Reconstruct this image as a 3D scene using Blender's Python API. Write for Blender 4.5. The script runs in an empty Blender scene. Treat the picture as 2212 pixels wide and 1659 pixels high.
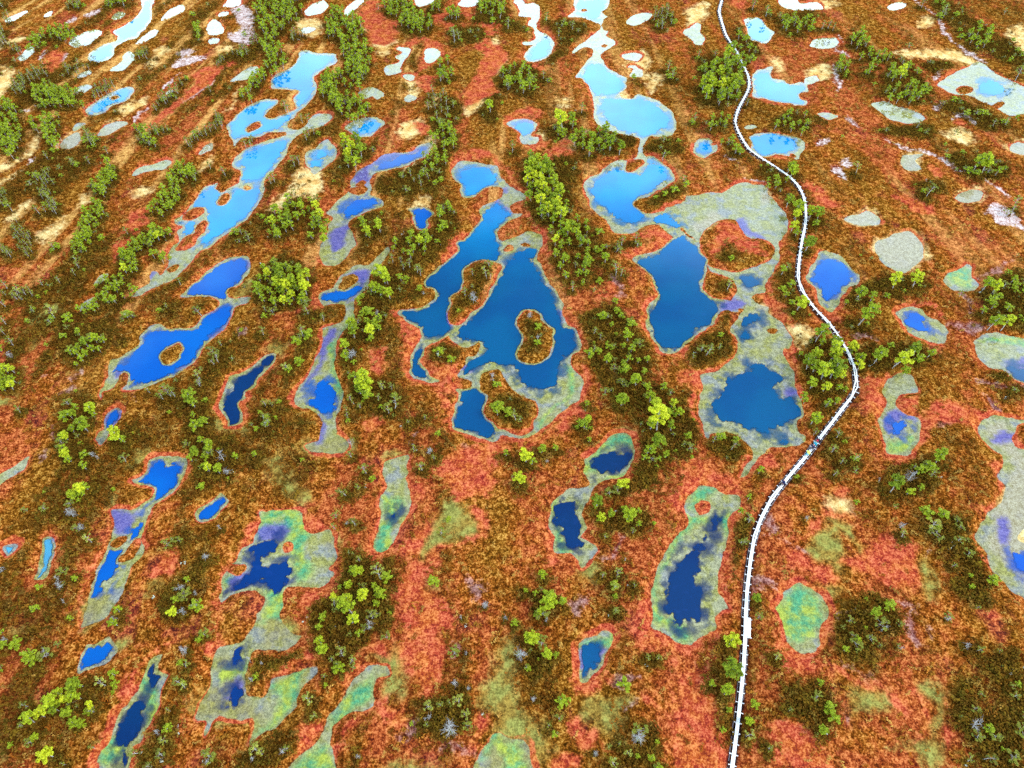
import bpy, math, random
import numpy as np

# ------------------------------------------------------------------ camera, sky, sun, exposure
SC = bpy.context.scene
COL = SC.collection
H = 90.0                                   # drone height above the bog, metres
PITCH = math.radians(52.7)
SP, CP = math.sin(PITCH), math.cos(PITCH)
FT = 4608.0                                # focal length in survey units (6636 x 4977 sheet)

cam_d = bpy.data.cameras.new('camera')
cam_d.sensor_width = 36.0
cam_d.lens = 25.0
cam_d.clip_start = 0.5
cam_d.clip_end = 9000
cam = bpy.data.objects.new('camera', cam_d)
cam.location = (0, 0, H)
cam.rotation_euler = (math.pi / 2 - PITCH, 0, 0)
COL.objects.link(cam)
SC.camera = cam

SUN_EL, SUN_AZ = math.radians(52), math.radians(105)      # azimuth clockwise from +Y
world = bpy.data.worlds.new('World')
SC.world = world
world.use_nodes = True
wn, wl = world.node_tree.nodes, world.node_tree.links
wn.clear()
w_out = wn.new('ShaderNodeOutputWorld')
w_bg = wn.new('ShaderNodeBackground')
w_bg.inputs['Strength'].default_value = 0.15
w_sky = wn.new('ShaderNodeTexSky')
w_sky.sky_type = 'NISHITA'
w_sky.sun_disc = False
w_sky.sun_elevation = SUN_EL
w_sky.sun_rotation = SUN_AZ
w_sky.air_density = 1.0
w_sky.dust_density = 1.5
w_sky.ozone_density = 1.0
# a broken cloud layer seen in the pools: noise on a flat layer, so it packs towards the horizon
w_tc = wn.new('ShaderNodeTexCoord')
w_sep = wn.new('ShaderNodeSeparateXYZ')
wl.new(w_tc.outputs['Generated'], w_sep.inputs[0])
def wmath(op, a, b=None, c=None):
    n = wn.new('ShaderNodeMath'); n.operation = op
    for i, v in enumerate((a, b, c)):
        if v is None: continue
        if isinstance(v, (int, float)): n.inputs[i].default_value = v
        else: wl.new(v, n.inputs[i])
    return n.outputs[0]
zc = wmath('ADD', wmath('MAXIMUM', w_sep.outputs['Z'], 0.0), 0.12)
w_cmb = wn.new('ShaderNodeCombineXYZ')
wl.new(wmath('DIVIDE', w_sep.outputs['X'], zc), w_cmb.inputs[0])
wl.new(wmath('DIVIDE', w_sep.outputs['Y'], zc), w_cmb.inputs[1])
w_noise = wn.new('ShaderNodeTexNoise')
w_noise.inputs['Scale'].default_value = 1.15
w_noise.inputs['Detail'].default_value = 5.0
w_noise.inputs['Roughness'].default_value = 0.55
wl.new(w_cmb.outputs[0], w_noise.inputs['Vector'])
# more cloud low in the sky (seen edge-on), open blue overhead
cover = wmath('MULTIPLY_ADD', w_sep.outputs['Z'], -1.2, 0.84)
cl = wmath('ADD', w_noise.outputs['Fac'], cover)
w_mr = wn.new('ShaderNodeMapRange'); w_mr.interpolation_type = 'SMOOTHSTEP'
w_mr.inputs['From Min'].default_value = 0.50
w_mr.inputs['From Max'].default_value = 0.86
w_mr.inputs['To Min'].default_value = 0.0
wl.new(cl, w_mr.inputs['Value'])
w_mix = wn.new('ShaderNodeMix'); w_mix.data_type = 'RGBA'
wl.new(w_mr.outputs['Result'], w_mix.inputs['Factor'])
wl.new(w_sky.outputs[0], w_mix.inputs['A'])
w_mix.inputs['B'].default_value = (19.0, 26.0, 30.0, 1)
wl.new(w_mix.outputs['Result'], w_bg.inputs['Color'])
wl.new(w_bg.outputs[0], w_out.inputs[0])

sun_d = bpy.data.lights.new('sun', 'SUN')
sun_d.energy = 1.5
sun_d.angle = math.radians(14)
sun_d.color = (1.0, 0.95, 0.87)
sun = bpy.data.objects.new('sun', sun_d)
sun.rotation_euler = (math.pi / 2 - SUN_EL, 0, -SUN_AZ + math.pi)
sun.location = (60, 0, 120)
COL.objects.link(sun)

vs = SC.view_settings
SC.display_settings.display_device = 'sRGB'
vs.view_transform = 'Standard'
vs.look = 'None'
vs.exposure = 0.5
vs.gamma = 1.0
vs.use_curve_mapping = False
SC.cycles.max_bounces = 6
SC.cycles.transparent_max_bounces = 8
SC.cycles.diffuse_bounces = 3
SC.cycles.use_denoising = False

RNG = np.random.default_rng(7)
random.seed(11)

# ------------------------------------------------------------------ helpers
def ground_at(X, Y, z=0.0):
    """survey-sheet coordinates -> a point of the bog at height z"""
    X = np.asarray(X, float); Y = np.asarray(Y, float)
    u = (X - 3318.0) / FT; v = (Y - 2488.5) / FT
    t = (H - z) / (SP + v * CP)
    return u * t, (CP - v * SP) * t

TILE = {c: ((i % 3) * 2212, (i // 3) * 1659) for i, c in enumerate('ABCDEFGHI')}

def pts(tile, s):
    ox, oy = TILE[tile]
    a = np.array([[float(q) for q in p.split(',')] for p in s.split()])
    a[:, 0] += ox; a[:, 1] += oy
    return a

def smooth_poly(a, n=3):
    """closed Catmull-Rom through the surveyed corners"""
    p0, p1, p2, p3 = np.roll(a, 1, 0), a, np.roll(a, -1, 0), np.roll(a, -2, 0)
    out = []
    for k in range(n):
        t = k / n
        out.append(0.5 * (2 * p1 + (p2 - p0) * t + (2 * p0 - 5 * p1 + 4 * p2 - p3) * t * t + (3 * p1 - p0 - 3 * p2 + p3) * t ** 3))
    return np.stack(out, 1).reshape(-1, 2)

def world_poly(tile, s, n=3):
    a = smooth_poly(pts(tile, s), n)
    x, y = ground_at(a[:, 0], a[:, 1])
    return np.stack([x, y], 1)

def sdist(px, py, poly):
    """signed distance to a closed polygon, negative inside"""
    d2 = np.full(px.shape, 1e18); inside = np.zeros(px.shape, bool)
    b = np.roll(poly, -1, 0)
    for (x0, y0), (x1, y1) in zip(poly, b):
        ex, ey = x1 - x0, y1 - y0
        wx, wy = px - x0, py - y0
        t = np.clip((wx * ex + wy * ey) / (ex * ex + ey * ey + 1e-12), 0, 1)
        dx, dy = wx - ex * t, wy - ey * t
        np.minimum(d2, dx * dx + dy * dy, out=d2)
        if y0 != y1:
            c = (y0 > py) != (y1 > py)
            inside ^= c & (px < ex * (py - y0) / ey + x0)
    return np.where(inside, -1, 1) * np.sqrt(d2)

_perm = RNG.random((256, 256))
def vnoise(x, y, seed=0):
    x = x + seed * 17.31; y = y + seed * 9.77
    xi = np.floor(x).astype(int); yi = np.floor(y).astype(int)
    fx = x - xi; fy = y - yi
    fx = fx * fx * (3 - 2 * fx); fy = fy * fy * (3 - 2 * fy)
    a = _perm[xi & 255, yi & 255]; b = _perm[(xi + 1) & 255, yi & 255]
    c = _perm[xi & 255, (yi + 1) & 255]; d = _perm[(xi + 1) & 255, (yi + 1) & 255]
    return (a * (1 - fx) + b * fx) * (1 - fy) + (c * (1 - fx) + d * fx) * fy
def fbm(x, y, seed=0, octv=4, gain=0.5):
    s = 0; a = 1; n = 0
    for o in range(octv):
        s = s + a * vnoise(x * 2.03 ** o, y * 2.03 ** o, seed + o * 3); n += a; a *= gain
    return s / n
def sstep(a, b, x):
    t = np.clip((x - a) / (b - a), 0, 1); return t * t * (3 - 2 * t)

def tag(o, label=None, cat=None, group=None, kind=None):
    if label: o['label'] = label
    if cat: o['category'] = cat
    if group: o['group'] = group
    if kind: o['kind'] = kind
    return o
def link(name, data, parent=None, loc=None):
    o = bpy.data.objects.new(name, data); COL.objects.link(o)
    if parent: o.parent = parent
    if loc is not None: o.location = loc
    return o
def mesh_np(name, V, F, mat=None, smooth=False):
    """V (n,3), F (m,3|4) arrays -> mesh"""
    V = np.asarray(V, np.float32); F = np.asarray(F, np.int32)
    k = F.shape[1]
    me = bpy.data.meshes.new(name)
    me.vertices.add(len(V)); me.vertices.foreach_set('co', V.ravel())
    me.loops.add(F.size); me.loops.foreach_set('vertex_index', F.ravel())
    me.polygons.add(len(F))
    me.polygons.foreach_set('loop_start', np.arange(0, F.size, k, dtype=np.int32))
    me.polygons.foreach_set('loop_total', np.full(len(F), k, np.int32))
    me.polygons.foreach_set('use_smooth', np.full(len(F), smooth, bool))
    me.update(calc_edges=True)
    if mat: me.materials.append(mat)
    return me
def fattr(me, name, vals):
    a = me.attributes.new(name, 'FLOAT', 'POINT')
    a.data.foreach_set('value', np.asarray(vals, np.float32))

# ------------------------------------------------------------------ node helpers
class NT:
    def __init__(s, name):
        s.mat = bpy.data.materials.new(name); s.mat.use_nodes = True
        s.n, s.l = s.mat.node_tree.nodes, s.mat.node_tree.links
        s.n.clear(); s.out = s.n.new('ShaderNodeOutputMaterial')
        s.geo = None
    def set(s, sock, v):
        if isinstance(v, bpy.types.NodeSocket): s.l.new(v, sock)
        elif isinstance(v, (tuple, list)) and len(v) == 3 and sock.type == 'RGBA': sock.default_value = (*v, 1)
        else: sock.default_value = v
    def math(s, op, a, b=None, c=None, clamp=False):
        m = s.n.new('ShaderNodeMath'); m.operation = op; m.use_clamp = clamp
        for i, v in enumerate((a, b, c)):
            if v is not None: s.set(m.inputs[i], v)
        return m.outputs[0]
    def pos(s):
        if not s.geo: s.geo = s.n.new('ShaderNodeNewGeometry')
        return s.geo.outputs['Position']
    def noise(s, scale, detail=3.0, rough=0.55, vec=None, dist=0.0):
        m = s.n.new('ShaderNodeTexNoise')
        m.inputs['Scale'].default_value = scale; m.inputs['Detail'].default_value = detail
        m.inputs['Roughness'].default_value = rough; m.inputs['Distortion'].default_value = dist
        s.l.new(vec if vec else s.pos(), m.inputs['Vector'])
        return m.outputs['Fac']
    def vec(s, sx, sy, off=(0, 0, 0), rz=0):
        m = s.n.new('ShaderNodeMapping'); s.l.new(s.pos(), m.inputs['Vector'])
        m.inputs['Location'].default_value = off; m.inputs['Scale'].default_value = (sx, sy, 1)
        m.inputs['Rotation'].default_value = (0, 0, rz)
        return m.outputs[0]
    def attr(s, name, typ='GEOMETRY'):
        m = s.n.new('ShaderNodeAttribute'); m.attribute_name = name; m.attribute_type = typ
        return m
    def mix(s, f, a, b, mode='MIX'):
        m = s.n.new('ShaderNodeMix'); m.data_type = 'RGBA'; m.blend_type = mode
        s.set(m.inputs['Factor'], f); s.set(m.inputs['A'], a); s.set(m.inputs['B'], b)
        return m.outputs['Result']
    def ramp(s, f, stops):
        m = s.n.new('ShaderNodeValToRGB'); e = m.color_ramp.elements
        while len(e) < len(stops): e.new(0.5)
        for q, (p, c) in zip(e, stops): q.position = p; q.color = (*c, 1)
        s.set(m.inputs[0], f); return m.outputs[0]
    def step(s, v, a, b):
        m = s.n.new('ShaderNodeMapRange'); m.interpolation_type = 'SMOOTHSTEP'
        s.set(m.inputs['Value'], v); m.inputs['From Min'].default_value = a; m.inputs['From Max'].default_value = b
        return m.outputs['Result']
    def principled(s, color, rough=0.8, spec=0.3, bump=None, bstr=0.4, bdist=0.1):
        p = s.n.new('ShaderNodeBsdfPrincipled')
        s.set(p.inputs['Base Color'], color); s.set(p.inputs['Roughness'], rough)
        p.inputs['Specular IOR Level'].default_value = spec
        if bump is not None:
            b = s.n.new('ShaderNodeBump'); b.inputs['Strength'].default_value = bstr; b.inputs['Distance'].default_value = bdist
            s.l.new(bump, b.inputs['Height']); s.l.new(b.outputs[0], p.inputs['Normal'])
        return p.outputs[0]
    def done(s, sh):
        s.l.new(sh, s.out.inputs['Surface']); return s.mat
# ------------------------------------------------------------------ survey of the bog (sheet tile, corner list)
# pools: key|tile|outline ; outlines with one key are one sheet of water
POOLS = '''
p1|A|740,200 800,170 880,110 920,50 915,-40 1000,-40 985,60 985,120 950,175 910,215 890,245 840,258 790,280 742,305 740,330 735,355 700,390 640,402 580,392 562,375 600,330 650,300 700,280 745,270 768,240 738,215
p2|A|445,275 480,240 560,205 620,190 660,205 640,240 600,262 590,285 540,300 490,310
p3|A|720,110 760,80 800,75 815,95 790,120 745,132
p4|A|1345,215 1355,150 1390,120 1420,140 1450,180 1450,215 1410,225 1370,226
p5|A|1350,265 1380,250 1420,255 1415,280 1370,287
p6|A|1415,95 1440,75 1480,80 1470,102 1430,110
p7|A|1450,40 1470,10 1500,-30 1555,-30 1555,30 1500,50
p8|A|1980,90 1985,60 2020,30 2070,10 2110,5 2125,40 2100,75 2050,95 2000,105
p9|A|1950,195 1970,180 2030,178 2040,195 2000,216 1965,216
p10|A|545,720 560,700 620,660 700,610 760,580 830,560 862,575 870,600 830,640 790,670 720,690 680,725 620,745 570,750
p11|A|470,830 500,800 540,795 552,810 510,840 480,852
p12|A|480,595 520,560 570,545 597,560 570,590 520,610
p13|A|503,510 520,480 565,457 592,465 560,497
p14|A|115,375 150,350 165,320 195,300 222,315 210,350 170,385 140,396
p15|A|710,460 740,430 780,400 800,360 840,330 872,345 860,390 840,420 790,456
p16|A|1498,530 1520,500 1570,460 1640,428 1682,440 1670,470 1620,507 1560,522
p17|A|1068,612 1085,595 1110,580 1132,595 1100,614
p18|A|853,1142 880,1100 940,1075 1000,1065 1060,1040 1100,1035 1113,1060 1080,1090 1040,1105 1000,1100 940,1122
p19|A|1770,570 1760,520 1790,480 1850,450 1900,420 1930,370 1940,335 2000,325 2050,345 2160,345 2182,380 2165,420 2100,447 2060,478 2035,512 2055,560 2040,612 2010,652 1975,692 1935,722 1905,760 1870,800 1866,822 1900,836 1960,832 2030,752 2130,730 2145,770 2080,820 1975,850 1930,880 1890,920 1870,960 1850,1000 1820,1040 1790,1090 1740,1130 1710,1180 1702,1240 1680,1300 1640,1370 1600,1420 1530,1470 1450,1530 1380,1590 1290,1640 1210,1735 1130,1805 1050,1840 940,1900 858,1925 900,1880 960,1840 965,1790 985,1755 1020,1752 1040,1780 1090,1720 1110,1610 1160,1570 1145,1500 1182,1470 1128,1450 1140,1420 1190,1390 1230,1340 1265,1300 1290,1250 1330,1210 1412,1185 1410,1222 1450,1242 1500,1212 1540,1180 1560,1110 1510,1080 1503,1050 1540,1000 1600,960 1680,930 1740,910 1800,893 1850,878 1835,852 1740,862 1700,882 1640,892 1580,892 1540,922 1515,947 1500,900 1468,830 1500,780 1560,720 1620,680 1700,650 1760,640 1802,655 1780,690 1740,720 1715,752 1760,767 1830,747 1890,722 1916,690 1903,635 1932,590 1870,585 1820,577
p20|A|1970,1040 1980,990 2040,960 2080,920 2120,905 2160,930 2192,970 2180,1020 2140,1060 2080,1110 2040,1132 2010,1100 1980,1070
p21|B|475,-30 605,-30 592,20 540,40 490,40
p22|B|758,35 770,10 800,-30 905,-30 890,25 830,46
p23|B|18,92 30,50 80,10 130,-10 142,10 100,50 70,80 30,102
p24|B|268,450 310,420 370,400 350,370 390,345 350,320 380,305 440,310 457,330 430,370 400,400 380,440 390,462 350,482 290,487
p25|B|400,490 450,478 482,500 440,527
p26|B|535,340 560,315 610,313 642,335 640,360 600,400 560,407 540,380
p27|B|403,640 440,613 482,625 475,652 430,662
p28|B|113,600 150,570 200,563 262,590 272,625 240,647 200,625 150,642
p29|B|28,830 60,790 140,765 200,758 262,770 277,800 240,840 190,882 130,892 80,872
p30|B|1113,10 1150,-20 1190,20 1250,20 1282,50 1282,110 1262,170 1282,200 1330,220 1372,260 1378,300 1350,350 1300,392 1240,407 1200,392 1188,350 1220,310 1240,292 1180,292 1178,275 1250,263 1258,230 1238,180 1208,160 1230,120 1190,110 1138,100 1160,60
p31|B|1520,-30 1715,-30 1737,30 1712,60 1690,80 1722,110 1692,140 1692,190 1732,200 1720,230 1762,260 1772,290 1704,330 1682,360 1702,400 1742,450 1800,480 1842,500 1852,530 1832,590 1800,622 1880,640 1930,608 1990,628 2060,658 2110,698 2152,738 2172,800 2162,860 2122,882 2060,887 1992,882 1972,930 1952,970 1962,1010 2020,1018 2080,1058 2132,1098 2157,1160 2120,1202 2060,1232 1990,1272 1930,1292 1902,1322 1950,1372 2010,1388 2090,1372 2130,1400 2190,1440 2200,1530 2150,1532 2090,1482 2030,1452 1960,1472 1900,1512 1830,1522 1760,1502 1738,1460 1690,1410 1620,1352 1598,1290 1578,1240 1573,1190 1620,1150 1690,1110 1720,1070 1800,1040 1870,1040 1902,1018 1918,985 1938,915 1930,892 1850,882 1770,862 1720,842 1670,812 1638,760 1628,680 1623,610 1600,550 1560,512 1518,500 1550,450 1590,400 1632,350 1632,320 1570,308 1510,347 1498,330 1540,290 1580,270 1620,235 1660,200 1682,160 1640,145 1590,127 1540,112 1470,112 1480,98 1510,60
p31|F|-100,-340 0,-390 80,-390 160,-410 240,-410 300,-440 390,-480 480,-460 540,-450 560,-400 620,-330 670,-270 685,-200 650,-130 620,-80 640,0 600,80 560,140 540,190 540,230 470,245 450,270 500,310 560,330 570,380 640,420 680,480 720,540 700,600 650,607 680,680 720,750 732,830 750,900 782,1000 792,1050 752,1080 762,1150 802,1180 770,1222 690,1242 600,1252 510,1292 470,1322 430,1402 380,1442 390,1400 440,1292 440,1240 400,1202 340,1162 260,1142 190,1152 158,1182 128,1090 98,1000 108,900 128,830 118,770 210,750 280,702 330,652 347,600 352,560 320,510 300,480 350,412 370,372 412,330 370,288 270,268 350,222 340,180 280,130 190,100 170,60 150,0 100,-70 0,-180 -60,-122 -130,-200
p31|F|-330,20 -270,-12 -200,-22 -130,-62 -60,-122 0,-162 40,-122 90,-82 142,-10 167,50 162,110 138,190 150,230 210,272 260,282 370,288 412,330 350,367 270,355 210,402 190,452 110,492 60,532 20,582 -20,627 -80,642 -140,622 -182,560 -222,480 -242,430 -227,390 -232,340 -197,290 -157,250 -167,215 -207,145 -232,105 -287,60
p32|B|1820,350 1900,343 1952,355 1940,387 1890,397 1830,382
p33|B|1858,492 1900,452 1858,432 1900,423 1952,460 1952,492 1900,502
p34|B|1838,140 1890,100 1960,83 2012,90 2000,122 1950,152 1900,167 1860,162
p35|B|1068,800 1110,780 1180,768 1240,788 1268,810 1260,840 1230,880 1283,890 1262,927 1190,937 1168,910 1158,870 1130,840
p36|B|713,1120 730,1070 780,1043 860,1048 960,1068 1010,1078 1032,1130 1082,1200 1140,1233 1187,1265 1192,1300 1120,1312 1090,1340 1110,1378 1177,1380 1130,1417 1050,1462 1010,1500 1008,1540 1032,1600 1010,1680 760,1680 830,1620 803,1560 830,1520 860,1470 900,1420 888,1360 930,1330 1000,1303 1047,1265 1047,1225 1010,1208 940,1218 890,1248 850,1277 790,1272 763,1240 768,1190 728,1160
p36|E|760,-40 700,10 640,60 580,120 528,170 540,200 592,210 607,250 592,290 540,322 470,347 400,345 373,370 400,412 460,442 500,482 512,530 490,582 450,642 433,700 450,772 490,802 560,822 632,815 590,780 565,735 500,690 530,650 545,600 600,570 650,545 700,523 720,560 790,590 830,585 882,568 892,600 870,642 810,662 800,712 760,752 755,777 820,795 847,815 842,852 770,860 738,870 760,900 750,960 718,1040 713,1110 740,1132 800,1152 880,1172 960,1212 1027,1197 1040,1165 1130,1177 1250,1162 1320,1112 1390,1052 1440,1002 1490,962 1552,930 1567,860 1552,780 1500,720 1490,660 1547,600 1542,540 1527,470 1470,440 1440,380 1430,300 1400,230 1350,190 1330,130 1290,60 1268,0 1290,-60 1302,-100 1270,-152 1200,-162 1120,-122 1040,-92 1010,-100 760,-100
p37|B|240,1030 280,998 360,990 450,978 500,948 560,928 602,915 560,1002 480,1042 430,1072 340,1092 240,1112 200,1150 190,1200 190,1262 220,1270 270,1310 270,1342 170,1372 60,1432 50,1470 80,1520 92,1570 60,1622 0,1700 -100,1722 -150,1659 -120,1560 -60,1420 -90,1380 -20,1290 60,1230 60,1170 110,1110 180,1070
p38|B|428,1360 470,1340 560,1338 592,1370 592,1400 560,1440 550,1492 510,1492 480,1460 470,1410
p39|C|398,150 410,120 450,113 500,120 530,150 560,190 592,210 570,252 520,283 490,265 450,270 430,240 420,200
p40|C|-4,215 40,180 80,150 117,155 110,200 142,250 130,292 90,292 50,260
p41|C|628,20 640,-30 730,-30 760,20 850,13 880,20 920,60 860,62 750,69 700,66 650,47
p42|C|1328,45 1370,20 1430,20 1452,35 1410,60 1350,67
p43|C|820,290 850,255 920,245 990,245 1007,270 980,310 900,317 840,305
p44|C|443,500 470,460 520,448 592,430 570,480 580,513 650,520 690,545 770,533 802,550 812,590 770,600 760,640 807,660 800,682 740,682 700,667 620,662 540,642 458,627 455,560
p45|C|870,740 920,730 980,740 1007,757 950,777 900,760
p46|C|1218,680 1260,663 1330,663 1400,688 1480,708 1540,738 1567,765 1540,792 1470,807 1400,792 1330,767 1270,722
p47|C|398,830 430,810 470,813 482,830 430,842
p48|C|428,890 480,870 550,858 640,868 700,878 760,898 792,930 782,980 740,1032 690,1012 620,1002 560,1012 490,1012 450,972 438,920
p49|C|63,970 80,920 120,898 170,898 200,920 232,940 222,980 190,1002 130,1022 80,1002
p50|C|1640,550 1690,510 1760,470 1840,440 1900,400 1960,420 2040,480 2100,510 2212,560 2400,640 2400,800 2212,742 2120,752 2050,712 2000,682 1930,652 1860,622 1760,612 1690,582
p51|D|1168,265 1210,218 1280,158 1350,88 1430,38 1500,8 1600,-4 1622,60 1612,110 1560,182 1490,212 1480,260 1530,272 1612,265 1600,302 1530,332 1512,380 1492,422 1440,482 1390,532 1340,582 1302,640 1260,692 1200,742 1120,782 1040,812 960,842 870,862 798,867 820,830 820,770 780,760 740,852 680,872 653,932 648,890 688,800 708,720 718,680 780,648 850,608 900,568 918,510 950,468 1040,443 1090,468 1170,463 1260,458 1290,418 1330,378 1390,348 1417,300 1370,268 1300,258 1230,268
p52|D|598,190 620,150 660,120 702,113 692,150 640,182
p53|D|518,352 540,310 590,280 612,270 560,342
p54|D|1418,960 1440,880 1490,788 1560,758 1640,708 1690,658 1720,638 1792,628 1792,670 1760,712 1720,752 1680,792 1650,842 1590,900 1602,920 1560,960 1582,1010 1577,1060 1550,1097 1480,1107 1470,1060 1430,1000
p55|D|668,1120 690,1040 720,998 770,988 792,1020 770,1072 712,1132 692,1202 660,1227 630,1222 608,1190 640,1140
p56|E|-142,300 -147,250 -100,218 -50,198 -30,158 20,108 80,68 170,48 240,-2 300,-62 312,-20 250,62 200,112 180,182 130,252 80,302 92,380 60,432 0,492 -30,560 -48,680 -38,760 2,850 12,950 -18,1010 -28,1080 -18,1150 42,1200 32,1272 -110,1277 -200,1272 -232,1230 -160,1200 -150,1160 -130,1080 -150,1030 -200,1002 -260,982 -307,940 -292,880 -252,810 -212,760 -182,700 -142,620 -122,540 -132,470 -60,450 0,430 20,400 25,340 10,310 -60,310 -120,326
p57|D|848,1460 900,1440 940,1400 958,1320 1010,1303 1100,1298 1200,1318 1212,1360 1182,1430 1142,1500 1092,1552 1000,1608 960,1672 940,1752 920,1842 930,1912 870,1992 840,2052 820,2112 790,2182 740,2262 680,2332 600,2392 533,2412 540,2340 560,2260 573,2190 590,2120 620,2050 660,1970 690,1890 718,1830 738,1770 733,1710 728,1650 780,1630 840,1650 920,1600 970,1570 1000,1512 960,1492 890,1482
p58|D|1268,1700 1290,1640 1350,1608 1400,1568 1430,1543 1462,1560 1492,1590 1440,1652 1380,1712 1300,1717
p59|F|798,140 830,70 870,0 880,-22 930,-32 1010,-12 1070,48 1110,98 1152,130 1142,182 1072,212 1042,262 1012,312 960,364 910,342 878,300 858,220 818,180
p60|F|1383,370 1410,348 1470,333 1550,343 1580,378 1610,408 1660,418 1702,458 1722,510 1682,574 1620,562 1560,532 1500,522 1450,492 1420,432
p61|F|1693,150 1720,118 1790,88 1840,48 1872,90 1882,140 1924,190 1902,222 1820,227 1740,212 1708,180
p62|F|1888,560 1940,508 2010,488 2100,508 2212,538 2330,560 2330,860 2212,822 2150,802 2110,762 2060,732 1980,722 1930,682 1898,640
p63|F|1298,850 1330,800 1390,763 1470,768 1512,820 1512,882 1450,892 1402,920 1392,970 1430,1020 1520,1040 1542,1100 1532,1180 1512,1242 1470,1292 1400,1297 1330,1282 1308,1220 1288,1150 1263,1070 1298,1020 1308,940
p64|F|1908,1110 1930,1058 2000,1038 2100,1048 2212,1058 2400,1060 2400,2310 2212,2220 2120,2150 2050,2080 2000,2030 1968,1940 1928,1890 1893,1830 1898,1770 1948,1710 1990,1652 2050,1602 2088,1560 2088,1500 2048,1440 2038,1390 2078,1340 2068,1290 2018,1262 1978,1222 1918,1162
p65|I|30,60 18,-40 40,-102 80,-152 130,-172 200,-172 240,-132 330,-122 372,-90 350,-20 305,40 292,150 272,250 242,340 232,430 242,530 312,620 280,642 217,690 227,760 200,792 100,822 60,862 0,852 -100,802 -207,730 -192,630 -202,560 -182,430 -142,300 -82,200 0,128
p66|E|1568,1400 1580,1330 1620,1288 1690,1228 1730,1188 1780,1148 1850,1148 1892,1190 1902,1270 1882,1362 1830,1422 1740,1452 1650,1482 1620,1522 1592,1600 1570,1660 1572,1720 1592,1790 1562,1830 1622,1860 1652,1900 1600,1962 1560,2034 1530,1962 1480,1932 1400,1932 1368,1890 1378,1820 1348,1740 1343,1659 1388,1580 1440,1528 1500,1503 1570,1488 1605,1460
p67|E|268,1370 310,1328 420,1298 432,1370 412,1450 442,1540 452,1620 402,1720 352,1830 302,1912 240,1927 213,1880 228,1790 263,1690 258,1590 283,1480
p68|H|1528,1070 1530,900 1560,838 1610,798 1700,778 1742,790 1752,850 1712,930 1682,1002 1620,1062 1582,1112 1540,1107
p69|H|878,1580 950,1478 1000,1428 1080,1458 1180,1478 1222,1560 1212,1760 860,1760
p70|H|-340,1700 -332,1630 -262,1570 -162,1480 -112,1390 -62,1290 0,1220 60,1108 130,1028 170,990 250,990 300,1002 310,1060 240,1080 208,1140 218,1240 150,1282 60,1292 0,1332 -60,1402 -70,1480 -50,1560 -40,1700
p71|G|493,1020 510,970 545,900 560,868 620,858 670,828 710,813 742,850 752,900 720,952 680,982 620,1012 540,1052 505,1058
p72|G|640,1659 640,1580 690,1510 720,1418 760,1308 830,1238 880,1178 920,1108 950,1018 980,958 1040,928 1032,1010 1082,1060 1062,1112 1032,1170 1042,1250 1022,1312 972,1402 932,1472 860,1532 852,1602 820,1740 630,1740
p73|G|1658,140 1680,40 1700,-12 1930,-8 1950,40 1982,110 2060,138 2130,118 2172,200 2182,300 2130,372 2180,400 2100,472 2010,492 1900,482 1852,520 1832,600 1822,700 1880,782 1960,790 1900,862 1800,892 1680,902 1622,932 1602,1002 1592,1100 1602,1170 1660,1202 1720,1202 1750,1130 1760,1090 1860,1058 1960,1028 2050,998 2052,1040 1960,1112 1932,1190 1922,1252 1850,1312 1800,1372 1720,1412 1650,1462 1618,1492 1640,1402 1620,1340 1560,1352 1480,1332 1400,1342 1340,1442 1318,1440 1330,1350 1258,1342 1250,1310 1330,1180 1350,1100 1388,1000 1408,900 1480,868 1560,828 1630,760 1660,680 1700,620 1718,540 1640,518 1580,518 1480,558 1430,602 1408,560 1428,500 1418,430 1460,388 1500,410 1560,410 1602,360 1580,330 1498,342 1538,310 1548,260 1580,218 1650,188
p74|G|208,440 258,350 258,270 270,188 320,148 352,180 347,280 322,380 270,442
p75|G|18,210 122,198 102,252 40,292
p76|I|588,620 640,568 670,498 740,458 800,478 870,508 922,590 942,680 892,740 882,800 882,872 800,932 700,872 658,800 638,720 608,660
p78|C|785,540 812,500 870,488 882,520 830,542
p79|A|880,282 960,210 1010,190 1022,220 950,266 900,286
p80|A|1040,130 1100,60 1180,30 1192,70 1120,112
p81|A|30,130 130,80 182,70 120,122 60,146
p82|A|288,110 310,80 342,70 330,107
p84|C|1410,1060 1430,1008 1500,998 1562,998 1512,1042 1542,1092 1480,1112 1428,1092
p85|C|1768,1292 1800,1258 1870,1228 1942,1248 1932,1292 1850,1312
p86|C|1048,1422 1120,1388 1190,1368 1250,1388 1282,1432 1250,1462 1160,1464 1090,1452
p87|C|1238,1592 1300,1548 1400,1508 1470,1498 1532,1548 1564,1642 1522,1712 1440,1772 1350,1742 1290,1692
p88|A|638,872 680,818 750,788 832,798 800,822 730,862 680,882
p89|A|378,952 420,898 500,858 522,880 512,932 440,967
p90|C|2108,962 2150,928 2240,938 2240,1002 2150,992
p91|A|1288,992 1330,938 1382,928 1362,972 1310,1002
p83|D|-40,1440 80,1370 180,1290 190,1320 160,1392 60,1452 -40,1520
'''
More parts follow.
